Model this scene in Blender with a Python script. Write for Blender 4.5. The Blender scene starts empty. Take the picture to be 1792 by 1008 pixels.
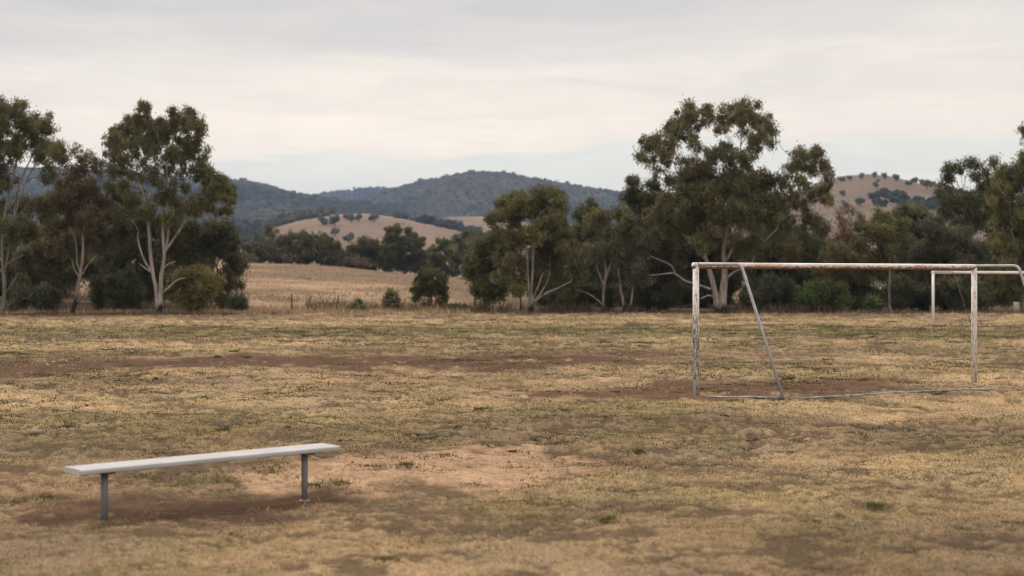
import bpy, math, random
import numpy as np
from math import radians as R
scene = bpy.context.scene
COL = scene.collection
rng = np.random.default_rng(7)

# ------------------------------------------------------------------ camera model of the photograph
CH, HZ, F = 2.17, 485.0, 2730.0          # camera height (m), horizon row, focal length (px at 1792 wide)
def P(px, py, d):
    return np.array([(px-896.0)/F*d, d, CH-(py-HZ)/F*d])

# ------------------------------------------------------------------ numpy noise
def _h(ix, iy, s):
    n = (ix*374761393 + iy*668265263 + s*1274126177) & 0x7fffffff
    n = ((n ^ (n >> 13))*1274126177) & 0x7fffffff
    n = (n ^ (n >> 16)) & 0xffff
    return n/65535.0
def vn(x, y, s=0):
    x = np.asarray(x, float); y = np.asarray(y, float)
    ix = np.floor(x).astype(np.int64); iy = np.floor(y).astype(np.int64)
    fx = x-ix; fy = y-iy
    fx = fx*fx*(3-2*fx); fy = fy*fy*(3-2*fy)
    a = _h(ix, iy, s); b = _h(ix+1, iy, s); c = _h(ix, iy+1, s); d = _h(ix+1, iy+1, s)
    return (a*(1-fx)+b*fx)*(1-fy)+(c*(1-fx)+d*fx)*fy
def fbm(x, y, s=0, o=4):
    t = 0; a = 0.5; n = 0
    for i in range(o):
        t = t+a*vn(np.asarray(x)*2**i+i*17.3, np.asarray(y)*2**i-i*9.1, s+i); n += a; a *= 0.5
    return t/n
def sst(a, b, x):
    t = np.clip((x-a)/(b-a), 0, 1)
    return t*t*(3-2*t)
def lerp(a, b, t): return a+(b-a)*t

# ------------------------------------------------------------------ mesh helpers
def mesh_np(name, verts, faces, mat, parent=None, smooth=False, cols=None, attr='col'):
    """one mesh object from numpy arrays; faces (n,k)"""
    verts = np.asarray(verts, np.float32); faces = np.asarray(faces, np.int32)
    me = bpy.data.meshes.new(name)
    me.vertices.add(len(verts)); me.vertices.foreach_set('co', verts.ravel())
    n, k = faces.shape
    me.loops.add(n*k); me.loops.foreach_set('vertex_index', faces.ravel())
    me.polygons.add(n); me.polygons.foreach_set('loop_start', np.arange(0, n*k, k, dtype=np.int32))
    me.polygons.foreach_set('use_smooth', np.full(n, smooth, bool))
    if cols is not None:
        c4 = np.ones((len(verts), 4), np.float32); c4[:, :cols.shape[1]] = cols
        a = me.attributes.new(attr, 'FLOAT_COLOR', 'POINT'); a.data.foreach_set('color', c4.ravel())
    me.update(calc_edges=True)
    if mat: me.materials.append(mat)
    o = bpy.data.objects.new(name, me); COL.objects.link(o)
    if parent: o.parent = parent
    return o
def tag(o, label=None, cat=None, group=None, kind=None):
    if label: o['label'] = label
    if cat: o['category'] = cat
    if group: o['group'] = group
    if kind: o['kind'] = kind
    return o
def empty(name, loc):
    o = bpy.data.objects.new(name, None); COL.objects.link(o); o.location = tuple(map(float, loc))
    o.empty_display_size = 0.3
    return o
class Tubes:
    """collects tapered tubes along polylines into one mesh"""
    def __init__(s): s.v = []; s.f = []; s.n = 0
    def add(s, pts, rad, k=7, cap=True, wob=0.0):
        pts = np.asarray(pts, float); m = len(pts)
        rad = np.full(m, rad, float) if np.isscalar(rad) else np.asarray(rad, float)
        t = np.gradient(pts, axis=0); t /= np.linalg.norm(t, axis=1)[:, None]+1e-9
        ref = np.array([0., 0, 1.]) if abs(t[0][2]) < 0.9 else np.array([0., 1., 0])
        ang = np.linspace(0, 2*math.pi, k, endpoint=False)
        n0 = np.cross(t[0], ref); n0 /= np.linalg.norm(n0)
        rings = []
        for i in range(m):
            n0 = n0-t[i]*np.dot(n0, t[i]); n0 /= np.linalg.norm(n0)+1e-9
            b = np.cross(t[i], n0)
            rr = rad[i]*(1+wob*(rng.random(k)-.5)) if wob else np.full(k, rad[i])
            rings.append(pts[i]+(np.cos(ang)*rr)[:, None]*n0+(np.sin(ang)*rr)[:, None]*b)
        v = np.concatenate(rings); idx = np.arange(k); j = (idx+1) % k
        f = []
        for i in range(m-1):
            f.append(np.stack([idx+i*k, j+i*k, j+(i+1)*k, idx+(i+1)*k], 1))
        base = s.n
        f = np.concatenate(f)+base
        s.v.append(v); s.f.append(f); s.n += len(v)
        if cap:
            for ring, c, flip in ((0, pts[0], True), (m-1, pts[-1], False)):
                s.v.append(c[None]); ci = s.n; s.n += 1
                r = idx+base+ring*k; r2 = j+base+ring*k
                q = np.stack([r, r2, np.full(k, ci), np.full(k, ci)], 1) if not flip else np.stack([r2, r, np.full(k, ci), np.full(k, ci)], 1)
                s.caps = getattr(s, 'caps', []); s.caps.append(q[:, :3])
    def build(s, name, mat, parent=None, smooth=True, origin=(0, 0, 0)):
        me = bpy.data.meshes.new(name)
        v = np.concatenate(s.v)-np.asarray(origin)
        f = np.concatenate(s.f).tolist()
        for c in getattr(s, 'caps', []): f += c.tolist()
        me.from_pydata(v.tolist(), [], f)
        me.polygons.foreach_set('use_smooth', np.full(len(me.polygons), smooth, bool))
        me.update(); me.materials.append(mat)
        o = bpy.data.objects.new(name, me); COL.objects.link(o)
        if parent: o.parent = parent
        return o
def curve_pts(a, b, sag=0.0, n=6, jit=0.0, up=None):
    a = np.asarray(a, float); b = np.asarray(b, float)
    t = np.linspace(0, 1, n)[:, None]
    p = a+(b-a)*t
    L = np.linalg.norm(b-a)
    p[:, 2] += (sag*L*4*t*(1-t))[:, 0]
    if jit: p[1:-1] += rng.normal(0, jit*L, (n-2, 3))
    return p
def smooth_poly(pts, sub=4):
    """Catmull-Rom through the points"""
    p = np.asarray(pts, float)
    if len(p) < 3: return p
    q = np.vstack([2*p[0]-p[1], p, 2*p[-1]-p[-2]])
    out = []
    for i in range(1, len(q)-2):
        for k in range(sub):
            t = k/sub
            out.append(0.5*((2*q[i])+(-q[i-1]+q[i+1])*t+(2*q[i-1]-5*q[i]+4*q[i+1]-q[i+2])*t*t+(-q[i-1]+3*q[i]-3*q[i+1]+q[i+2])*t**3))
    out.append(p[-1])
    return np.array(out)

# ------------------------------------------------------------------ materials
def new_mat(name):
    m = bpy.data.materials.new(name); m.use_nodes = True
    nt = m.node_tree; nt.nodes.clear()
    out = nt.nodes.new('ShaderNodeOutputMaterial')
    return m, nt, out
def N(nt, t, **kw):
    n = nt.nodes.new(t)
    for k, v in kw.items():
        if k == 'ins':
            for a, b in v.items(): n.inputs[a].default_value = b
        else: setattr(n, k, v)
    return n
def ramp(nt, stops, src, interp='LINEAR'):
    r = nt.nodes.new('ShaderNodeValToRGB'); r.color_ramp.interpolation = interp
    e = r.color_ramp.elements
    while len(e) > 1: e.remove(e[0])
    e[0].position = stops[0][0]; e[0].color = stops[0][1] if len(stops[0][1]) == 4 else (*stops[0][1], 1)
    for p, c in stops[1:]:
        x = e.new(p); x.color = c if len(c) == 4 else (*c, 1)
    nt.links.new(src, r.inputs[0])
    return r.outputs[0]
def mixc(nt, a, b, f, mode='MIX'):
    m = nt.nodes.new('ShaderNodeMix'); m.data_type = 'RGBA'; m.blend_type = mode
    for s, i in ((f, 0), (a, 6), (b, 7)):
        if hasattr(s, 'is_linked'): nt.links.new(s, m.inputs[i])
        else: m.inputs[i].default_value = s if not isinstance(s, tuple) or len(s) == 4 else (*s, 1)
    return m.outputs[2]
def math_(nt, op, a, b=0.0, clamp=False):
    m = nt.nodes.new('ShaderNodeMath'); m.operation = op; m.use_clamp = clamp
    for s, i in ((a, 0), (b, 1)):
        if hasattr(s, 'is_linked'): nt.links.new(s, m.inputs[i])
        else: m.inputs[i].default_value = s
    return m.outputs[0]
def coords(nt, kind='Object', scale=(1, 1, 1)):
    tc = nt.nodes.new('ShaderNodeTexCoord'); mp = nt.nodes.new('ShaderNodeMapping')
    mp.inputs['Scale'].default_value = scale
    nt.links.new(tc.outputs[kind], mp.inputs[0])
    return mp.outputs[0]
def noise(nt, vec, scale, detail=4, rough=0.55, out='Fac'):
    n = nt.nodes.new('ShaderNodeTexNoise'); n.inputs['Scale'].default_value = scale
    n.inputs['Detail'].default_value = detail; n.inputs['Roughness'].default_value = rough
    nt.links.new(vec, n.inputs['Vector'])
    return n.outputs[out]
def finish(nt, out, color, rough=0.9, bump=None, bstr=0.3, bdist=0.02, metal=0.0, spec=0.2, trans=0.0):
    b = nt.nodes.new('ShaderNodeBsdfPrincipled')
    b.inputs['Specular IOR Level'].default_value = spec
    for s, i in ((color, 'Base Color'), (rough, 'Roughness'), (metal, 'Metallic')):
        if hasattr(s, 'is_linked'): nt.links.new(s, b.inputs[i])
        else: b.inputs[i].default_value = s if not isinstance(s, tuple) or len(s) == 4 else (*s, 1)
    if bump is not None:
        bn = nt.nodes.new('ShaderNodeBump'); bn.inputs['Strength'].default_value = bstr; bn.inputs['Distance'].default_value = bdist
        nt.links.new(bump, bn.inputs['Height']); nt.links.new(bn.outputs[0], b.inputs['Normal'])
    sh = b.outputs[0]
    if trans:
        t = nt.nodes.new('ShaderNodeBsdfTranslucent')
        if hasattr(color, 'is_linked'): nt.links.new(color, t.inputs[0])
        mx = nt.nodes.new('ShaderNodeMixShader'); mx.inputs[0].default_value = trans
        nt.links.new(sh, mx.inputs[1]); nt.links.new(t.outputs[0], mx.inputs[2]); sh = mx.outputs[0]
    nt.links.new(sh, out.inputs[0])
def attr_mat(name, rough=0.8, trans=0.0, spec=0.15, gain=1.0):
    m, nt, out = new_mat(name)
    a = N(nt, 'ShaderNodeAttribute', attribute_name='col')
    finish(nt, out, a.outputs['Color'], rough, trans=trans, spec=spec)
    return m
M_LEAF = attr_mat('gum_leaf', 0.6, 0.30, 0.25)
M_GRASS = attr_mat('dry_grass_blade', 0.85, 0.25, 0.1)
M_FOREST = attr_mat('hill_foliage', 0.95, 0.0, 0.05)
def bark_mat(name, pale, dark, char=0.0, patch=0.5):
    m, nt, out = new_mat(name)
    v = coords(nt, 'Object', (1, 1, 0.14))
    n1 = noise(nt, v, 7.0, 5, 0.62)
    n2 = noise(nt, v, 26.0, 4, 0.6)
    c = ramp(nt, [(patch-0.16, dark), (patch-0.02, lerp3(dark, pale, .65)), (patch+0.12, pale)], n1)
    c = mixc(nt, c, ramp(nt, [(0.3, (.55, .5, .46)), (0.6, (1, 1, 1))], n2), 0.8, 'MULTIPLY')
    if char:
        tc = nt.nodes.new('ShaderNodeTexCoord'); sx = nt.nodes.new('ShaderNodeSeparateXYZ'); nt.links.new(tc.outputs['Object'], sx.inputs[0])
        h = math_(nt, 'ADD', sx.outputs[2], math_(nt, 'MULTIPLY', n1, -1.6))
        f = ramp(nt, [(0.32, (1, 1, 1)), (.62, (0, 0, 0))], math_(nt, 'DIVIDE', math_(nt, 'ADD', h, 0.8), char, True))
        c = mixc(nt, c, (0.02, 0.018, 0.016), f)
    finish(nt, out, c, 0.85, n2, 0.5, 0.03)
    return m
def lerp3(a, b, t): return tuple(a[i]+(b[i]-a[i])*t for i in range(3))
BARK_PALE = bark_mat('pale_gum_bark', (.43, .375, .33), (.15, .12, .10), 1.0, 0.49)
BARK_CHAR = bark_mat('charred_gum_bark', (.38, .32, .28), (.15, .11, .09), 2.4, 0.49)
BARK_GREY = bark_mat('grey_bark', (.30, .26, .22), (.11, .09, .075), 0.0, 0.5)
BARK_TWIG = bark_mat('twig_bark', (.32, .275, .235), (.12, .10, .085), 0.0, 0.48)
BARK_DARK = bark_mat('dark_bark', (.13, .105, .085), (.05, .04, .033), 0.0, 0.5)

# ------------------------------------------------------------------ ground maps (world positions of the worn, bare and green areas)
def uv_of(x, y):
    yy = np.maximum(y, 2.5)
    return 896+F*x/yy, HZ+CH*F/yy
def blob(u, v, cx, cy, rx, ry, w=0.35):
    r = np.sqrt(((u-cx)/rx)**2+((v-cy)/ry)**2)
    return 1-sst(1-w, 1+w, r)
def band(u, v, pts, hw, w=0.5, ends=60):
    px = [p[0] for p in pts]; py = [p[1] for p in pts]
    c = np.interp(u, px, py)
    r = np.abs(v-c)/hw
    e = sst(px[0]-ends, px[0]+ends, u)*(1-sst(px[-1]-ends, px[-1]+ends, u))
    return (1-sst(1-w, 1+w, r))*e
def ground_maps(x, y):
    u, v = uv_of(x, y)
    n0 = fbm(x*0.55, y*0.28, 3, 5); n1 = fbm(x*1.6, y*0.9, 11, 4); n2 = fbm(x*0.16+40, y*0.10, 21, 3)
    nu = u+(n0-.5)*260; nv = v+(n1-.5)*0.10*(v-HZ)*1.6+(n0-.5)*0.10*(v-HZ)
    d = np.zeros_like(u); dark = np.zeros_like(u); pink = np.zeros_like(u)
    # the worn earth band across the pitch
    b = band(nu, nv, [(-200, 651), (150, 643), (420, 635), (800, 634), (1180, 628)], 12, .6, 120)
    d = np.maximum(d, b*1.0); dark = np.maximum(dark, b*.75)
    b = band(nu, nv, [(500, 622), (900, 618), (1300, 622)], 5, .8, 150); d = np.maximum(d, b*.6)
    b = band(nu, nv, [(-50, 668), (330, 672), (520, 676)], 7, .8, 90); d = np.maximum(d, b*.55); dark = np.maximum(dark, b*.5)
    # goal mouth
    b = band(nu, nv, [(900, 688), (1200, 684), (1480, 676), (1620, 664)], 11, .6, 90)
    d = np.maximum(d, b*.95); dark = np.maximum(dark, b*.45)
    # pale bare patch behind the bench
    b = np.maximum(blob(nu, nv, 760, 828, 300, 24), blob(nu, nv, 560, 842, 200, 20))
    b = np.maximum(b, band(nu, nv, [(-60, 858), (220, 852), (480, 842)], 10, .7, 60)*.62)
    b = np.maximum(b, blob(nu, nv, 890, 803, 170, 10)*.95)
    d = np.maximum(d, b); pink = np.maximum(pink, b)
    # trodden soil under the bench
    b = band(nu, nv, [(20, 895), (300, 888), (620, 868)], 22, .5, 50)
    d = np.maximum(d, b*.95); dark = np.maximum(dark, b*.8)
    # thin worn grass
    thin = np.maximum(blob(nu, nv, 1640, 765, 330, 34, .5)*.75, blob(nu, nv, 1050, 772, 420, 26, .6)*.7)
    thin = np.maximum(thin, blob(nu, nv, 250, 690, 300, 14, .6)*.4)
    thin = np.maximum(thin, blob(nu, nv, 980, 930, 260, 22, .7)*.35)
    thin = np.maximum(thin, blob(nu, nv, 1700, 960, 260, 40, .7)*.35)
    thin = np.maximum(thin, blob(nu, nv, 150, 790, 380, 30, .7)*.4)
    bald = sst(.54, .62, fbm(x*.75, y*.62, 161, 6))
    thin = np.maximum(thin, bald*.42)
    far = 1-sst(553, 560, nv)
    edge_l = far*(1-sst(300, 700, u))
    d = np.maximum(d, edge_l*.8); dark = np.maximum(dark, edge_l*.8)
    # green growth
    g = np.zeros_like(u)
    g = np.maximum(g, band(nu, nv, [(-200, 582), (500, 580), (900, 578), (1400, 582), (2000, 590)], 9, .6, 50)*sst(.30, .52, n2+.12)*1.0)
    g = np.maximum(g, band(nu, nv, [(-200, 612), (600, 614), (1400, 606), (2000, 622)], 8, .8, 50)*.35)
    g = np.maximum(g, blob(nu, nv, 20, 632, 60, 6)*.9)
    g = np.maximum(g, band(nu, nv, [(1150, 640), (1500, 655), (1792, 640), (2000, 640)], 12, .8, 60)*.45)
    g = np.maximum(g, blob(nu, nv, 1080, 716, 260, 13, .6)*.6)
    g = np.maximum(g, blob(nu, nv, 250, 745, 380, 24, .7)*.5)
    g = np.maximum(g, blob(nu, nv, 1560, 860, 300, 40, .8)*.35)
    g = np.maximum(g, 0.44*sst(.51, .69, fbm(x*.8+9, y*.55, 31, 4)))
    g = np.clip(g, 0, 1)
    # clean straw
    s = np.zeros_like(u)
    s = np.maximum(s, band(nu, nv, [(-300, 566), (2100, 563)], 5, .8, 50)*.9)
    s = np.maximum(s, band(nu, nv, [(-300, 602), (250, 606), (330, 617)], 5, .8, 60)*.8)
    s = np.maximum(s, band(nu, nv, [(-300, 700), (500, 690), (900, 684), (1050, 690)], 22, .6, 90)*.8)
    s = np.maximum(s, band(nu, nv, [(700, 658), (1200, 650), (2100, 662)], 10, .8, 90)*.7)
    s = np.maximum(s, band(nu, nv, [(1050, 712), (1450, 716), (2100, 712)], 16, .6, 90)*.85)
    s = np.maximum(s, blob(nu, nv, 1350, 850, 420, 26, .7)*.45)
    fore = sst(880, 960, nv)
    thin = np.maximum(thin, fore*.34)
    s = np.maximum(s, 0.6*sst(.5, .75, n2))
    # two faded chalk lines
    ch = np.maximum(band(u, v, [(30, 753), (120, 749), (270, 741)], 1.7, .7, 22), band(u, v, [(230, 603), (330, 607), (405, 618)], 1.5, .7, 22))
    ch = ch*sst(.35, .6, n1)
    fine = fbm(x*4.5, y*3.0, 41, 3)
    d = d*sst(.30, .56, fine+.20*sst(.7, 1, d)+.06)
    return dict(d=np.clip(d, 0, 1), dark=np.clip(dark, 0, 1), pink=np.clip(pink, 0, 1), thin=np.clip(thin, 0, 1), g=g, s=np.clip(s, 0, 1), ch=ch,
                n0=n0, n1=n1, n2=n2, fine=fine)
BF = np.array([-3.83, 13.86, .455]); BR = np.array([-1.72, 15.56, .487])      # front edge of the bench seat
def bench_legs():
    u = (BR-BF)/np.linalg.norm(BR-BF); n = np.array([-u[1], u[0]])/math.hypot(u[0], u[1]); out = []
    for px, py in ((183, 909), (533, 875)):
        k = (px-896)/F; p = BF[:2]+n*.13
        t = (k*p[1]-p[0])/(u[0]-k*u[1]); q = p+u[:2]*t
        out.append((q[0], q[1], CH-(py-HZ)/F*q[1]))
    return out
LEGS = bench_legs()
def gz(x, y):
    """ground height of the pitch"""
    r = np.hypot(x, y)
    a = 1-sst(140, 260, r)
    z = (fbm(x*.30, y*.30, 51, 3)-.5)*0.10+(fbm(x*1.3, y*1.3, 52, 3)-.5)*0.11+(fbm(x*4.2, y*4.2, 53, 2)-.5)*0.055
    z = z*a*sst(1.5, 6, r)
    ws = 0; zz = 0
    for lx, ly, lz in LEGS+[(9.57, 32.3, -.02), (3.36, 28.5, 0.), (4.8, 27.55, 0.), (18.6, 68.9, 0.)]:
        w = np.exp(-((x-lx)**2+(y-ly)**2)/(2*.85**2)); ws = ws+w; zz = zz+w*lz
    return z*(1-np.clip(ws, 0, 1))+zz/np.maximum(ws, 1)

def clump(x, y):
    return fbm(x*1.7, y*2.4, 151, 2)*.36+fbm(x*4.2, y*7.0, 154, 2)*.34+fbm(x*12, y*17, 152, 2)*.30
S_HI = np.array([.525, .388, .228]); S_LO = np.array([.255, .182, .110])
def turf(m, x, y):
    """straw colour of the tufts, darker colour of the low gaps, and how far a place is tuft"""
    pt = fbm(x*.42, y*.34, 153, 4)
    k = np.clip(.40+.62*m['s']+1.5*(pt-.5)-.65*m['thin'], 0, 1)
    st = lerp(S_LO[None], S_HI[None], k[:, None])
    st = lerp(st, np.array([[.200, .178, .072]]), (np.clip(m['g'], 0, 1)*.85)[:, None])
    gap = lerp(np.array([[.100, .070, .043]]), np.array([[.066, .047, .034]]), np.clip(m['thin']*1.0+(.5-k)*.5, 0, 1)[:, None])
    gy = sst(.50, .66, fbm(x*.9+31, y*.8, 162, 4))
    st = lerp(st, np.array([[.250, .215, .165]]), (gy*.28)[:, None])
    h = clump(x, y)
    tm = sst(.47-.12*k, .58-.09*k, h)
    return st, gap, tm, h, k
STRAW = np.array([.43, .300, .158]); OLIVE = np.array([.200, .178, .075]); THATCH = np.array([.185, .132, .078])
SOIL = np.array([.122, .073, .046]); PINK = np.array([.345, .232, .147]); DKSOIL = np.array([.074, .046, .030])
GREEN = np.array([.115, .125, .045])

def turf_z(x, y, m):
    r = np.hypot(x, y)
    return (sst(.40, .62, clump(x, y))-.5)*.036*(1-m['d']*.75)*sst(3, 8, r)*(1-sst(90, 130, r))
def build_ground():
    rr = [1.0, 2.0, 3.0, 4.5, 6.0, 7.5]
    r = 8.5
    while r < 100:
        rr.append(r); r += max(0.03, r*r/3385*1.25)
    while r < 5400:
        rr.append(r); r *= 1.12
    rr.append(5450.0)
    rr = np.array(rr)
    a = np.concatenate([np.linspace(-180, -30, 50, endpoint=False), np.linspace(-30, 30, 1120, endpoint=False), np.linspace(30, 180, 50, endpoint=False)])
    A, RR = np.meshgrid(np.radians(a), rr)
    x = (RR*np.sin(A)).ravel(); y = (RR*np.cos(A)).ravel()
    z = gz(x, y)
    z = z-sst(150, 400, np.hypot(x, y))*0.6
    m = ground_maps(x, y)
    z = z+turf_z(x, y, m)
    st, gap, tm, hC, kk = turf(m, x, y)
    near = 1-sst(90, 130, np.hypot(x, y))
    c = lerp(gap, st*.82, (.15+tm*.8)[:, None])
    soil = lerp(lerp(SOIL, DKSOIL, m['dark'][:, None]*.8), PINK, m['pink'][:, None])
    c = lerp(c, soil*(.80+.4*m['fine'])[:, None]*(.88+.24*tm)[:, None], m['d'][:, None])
    c = lerp(c, np.array([.5, .44, .36]), (m['ch']*.38)[:, None])
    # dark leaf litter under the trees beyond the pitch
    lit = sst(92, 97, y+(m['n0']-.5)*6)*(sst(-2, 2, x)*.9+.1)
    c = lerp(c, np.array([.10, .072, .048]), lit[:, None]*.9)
    c = np.where((y < 5)[:, None], THATCH*.9, c)
    nr, na = len(rr), len(a)
    i = np.arange(nr-1)[:, None]*na; j = np.arange(na)[None]; j2 = (j+1) % na
    f = np.stack([i+j, i+j2, i+na+j2, i+na+j], -1).reshape(-1, 4)[:, ::-1]
    v = np.stack([x, y, z], 1)
    # close the middle under the camera
    f = np.concatenate([f, np.array([[k, (k+na//4), (k+na//2), k] for k in []], int).reshape(-1, 4)]) if False else f
    m_, nt, out = new_mat('pitch_soil_and_thatch')
    at = N(nt, 'ShaderNodeAttribute', attribute_name='col')
    vec = coords(nt, 'Object')
    n1 = noise(nt, vec, 13.0, 6, 0.68); n2 = noise(nt, vec, 60.0, 4, 0.65)
    cc = mixc(nt, at.outputs['Color'], ramp(nt, [(0.32, (.50, .47, .44)), (0.5, (1, 1, 1)), (0.68, (1.35, 1.3, 1.2))], n1), 0.75, 'MULTIPLY')
    cc = mixc(nt, cc, ramp(nt, [(0.35, (.62, .6, .58)), (0.6, (1.12, 1.1, 1.08))], n2), 0.7, 'MULTIPLY')
    finish(nt, out, cc, 0.95, math_(nt, 'ADD', n1, math_(nt, 'MULTIPLY', n2, 0.4)), 0.7, 0.04, spec=0.05)
    o = mesh_np('ground', v, f, m_, smooth=True, cols=c)
    tag(o, kind='structure')
build_ground()

# ------------------------------------------------------------------ grass
def blades(x, y, z, h, w, col, lean, r):
    """one bent triangle pair per blade -> verts (n*4), tri faces"""
    n = len(x)
    az = rng.uniform(0, 2*math.pi, n); fa = rng.uniform(0, 2*math.pi, n)
    ux, uy = np.cos(fa)*w/2, np.sin(fa)*w/2
    ox, oy = np.cos(az)*np.sin(lean), np.sin(az)*np.sin(lean); oz = np.cos(lean)
    b = np.stack([x, y, z], 1); U = np.stack([ux, uy, 0*ux], 1)
    mid = b+np.stack([ox*.35, oy*.35, oz*.75], 1)*(h*.6)[:, None]
    tip = b+np.stack([ox, oy, oz], 1)*h[:, None]
    v = np.stack([b-U, b+U, mid+U*.7, tip], 1).reshape(-1, 3)
    k = np.arange(n)*4
    f = np.concatenate([np.stack([k, k+1, k+2], 1), np.stack([k, k+2, k+3], 1)])
    c = np.repeat(col, 4, 0)
    return v, f, c
def gzt(x, y):
    return gz(x, y)+turf_z(x, y, dict(d=np.zeros_like(x)))
def build_grass():
    NT = 185000
    r = np.exp(rng.uniform(math.log(7.5), math.log(91), NT)); a = np.radians(rng.uniform(-30, 30, NT))
    x = r*np.sin(a); y = r*np.cos(a)
    m = ground_maps(x, y)
    st, gap, tm, hC, kq = turf(m, x, y)
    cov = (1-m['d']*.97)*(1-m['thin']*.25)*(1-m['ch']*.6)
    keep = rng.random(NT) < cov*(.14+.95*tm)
    x, y, r, st, tm, hC, gap = x[keep], y[keep], r[keep], st[keep], tm[keep], hC[keep], gap[keep]
    m = {k: t[keep] for k, t in m.items()}
    n = len(x)
    lush = rng.random(n) < np.clip(m['g']*.35+.02, 0, 1)
    ol = lerp(OLIVE[None], GREEN[None], (rng.random(n)**2)[:, None])
    tuft = np.where(lush[:, None], ol, lerp(gap*1.3, st*1.08, (.25+.75*tm)[:, None]))*rng.uniform(.65, 1.35, n)[:, None]
    hh = (.012+.016*tm)*np.where(lush, 1.2, 1.0)*np.clip((r/14)**.25, .9, 1.5)*(1-.35*m['thin'])
    sp = .055*(r/12)**.85
    K = np.where(r < 45, 9, 6)
    idx = np.repeat(np.arange(n), K)
    k = len(idx)
    px = x[idx]+rng.normal(0, 1, k)*sp[idx]; py = y[idx]+rng.normal(0, 1, k)*sp[idx]
    h = hh[idx]*rng.uniform(.5, 1.35, k)
    w = .0055*(r[idx]/11)**1.0*rng.uniform(.7, 1.4, k)
    col = tuft[idx]*rng.uniform(.55, 1.45, k)[:, None]
    v1 = blades(px, py, gzt(px, py)-.004, h, w, col, rng.uniform(.35, 1.42, k), r[idx])
    # bunches standing above the short turf
    def sector(n, r0, r1, p):
        t = rng.random(n); rr = (r0**p+t*(r1**p-r0**p))**(1/p); aa = np.radians(rng.uniform(-30, 30, n))
        return rr*np.sin(aa), rr*np.cos(aa), rr
    vb = []
    for (nb, r0, r1, p, kb) in ((10200, 8, 25, 1.6, 36), (28800, 25, 91, .7, 18)):
        bx, by, br = sector(nb, r0, r1, p)
        mb = ground_maps(bx, by)
        pt = fbm(bx*.9, by*.7, 77, 3)
        sb, gb, tb, hb_, kb_ = turf(mb, bx, by)
        kp = rng.random(nb) < (1-mb['d']*.96)*(.12+.8*tb)*(.45+.55*sst(.4, .6, pt))
        bx, by, br, pt = bx[kp], by[kp], br[kp], pt[kp]; sb = sb[kp]; mb = {q_: t_[kp] for q_, t_ in mb.items()}; nb = len(bx)
        gr = rng.random(nb) < np.clip(mb['g']*.35+.05, 0, 1)
        cb_ = sb*1.2
        cg_ = lerp(OLIVE[None]*.9, np.array([[.12, .105, .05]]), rng.random(nb)[:, None])
        cb_ = np.where(gr[:, None], cg_, cb_)*rng.uniform(.7, 1.3, nb)[:, None]
        hb = rng.uniform(.018, .056, nb)*np.clip((br/18)**.3, .9, 1.5)*(1-.4*mb['thin'])
        ix = np.repeat(np.arange(nb), kb); kk = len(ix)
        sr = rng.uniform(.05, .15, nb)*(br/13)**.6
        ax = bx[ix]+rng.normal(0, 1, kk)*sr[ix]*1.25; ay = by[ix]+rng.normal(0, 1, kk)*sr[ix]
        edge = np.exp(-(((ax-bx[ix])/1.25)**2+(ay-by[ix])**2)/(2*(sr[ix]*1.1)**2))
        cl_ = cb_[ix]*rng.uniform(.65, 1.3, kk)[:, None]
        vb.append(blades(ax, ay, gzt(ax, ay)-.004, hb[ix]*(.35+.75*edge)*rng.uniform(.7, 1.25, kk), .0055*(br[ix]/11)*rng.uniform(.7, 1.4, kk), cl_, rng.uniform(.15, 1.2, kk), br[ix]))
    # small dark tufts and clods scattered over the pitch
    nb = 4100
    bx, by, br = sector(nb, 9, 80, .55)
    mb = ground_maps(bx, by); ptn = fbm(bx*.25, by*.2, 79, 3)
    kp = rng.random(nb) < .12+.8*sst(.44, .62, ptn)+.5*mb['g']; bx, by, br = bx[kp], by[kp], br[kp]; nb = len(bx)
    kb = 90; ix = np.repeat(np.arange(nb), kb); kk = len(ix)
    wr = rng.uniform(.03, .12, nb)*(br/14)**.6; fl = rng.uniform(1, 2.4, nb)
    ax = bx[ix]+rng.normal(0, 1, kk)*(wr*fl)[ix]; ay = by[ix]+rng.normal(0, 1, kk)*wr[ix]
    tone = lerp(np.array([[.046, .034, .020]]), np.array([[.110, .105, .042]]), rng.random(nb)[:, None])
    vb.append(blades(ax, ay, gzt(ax, ay)-.004, rng.uniform(.012, .042, kk)*np.clip((br[ix]/18)**.4, .9, 1.7), .007*(br[ix]/11), tone[ix]*rng.uniform(.6, 1.3, kk)[:, None], rng.uniform(.5, 1.4, kk), br[ix]))
    # loose pale seed stalks
    q = 5200
    r2 = np.exp(rng.uniform(math.log(8), math.log(24), q)); a2 = np.radians(rng.uniform(-30, 30, q))
    x2 = r2*np.sin(a2); y2 = r2*np.cos(a2)
    m2 = ground_maps(x2, y2)
    kp = rng.random(q) < (1-m2['d'])*sst(.42, .68, fbm(x2*.5, y2*.5, 71, 3))*(.35+.65*sst(0, 4, x2))
    x2, y2, r2 = x2[kp], y2[kp], r2[kp]; q = len(x2)
    c2 = np.array([[.50, .39, .23]])*rng.uniform(.6, 1.1, q)[:, None]
    v2 = blades(x2, y2, gzt(x2, y2), rng.uniform(.04, .11, q), np.full(q, .004)*(r2/12), c2, rng.uniform(.1, .9, q), r2)
    # green weed clumps standing above the turf
    v3 = [v1, v2]+vb
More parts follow.
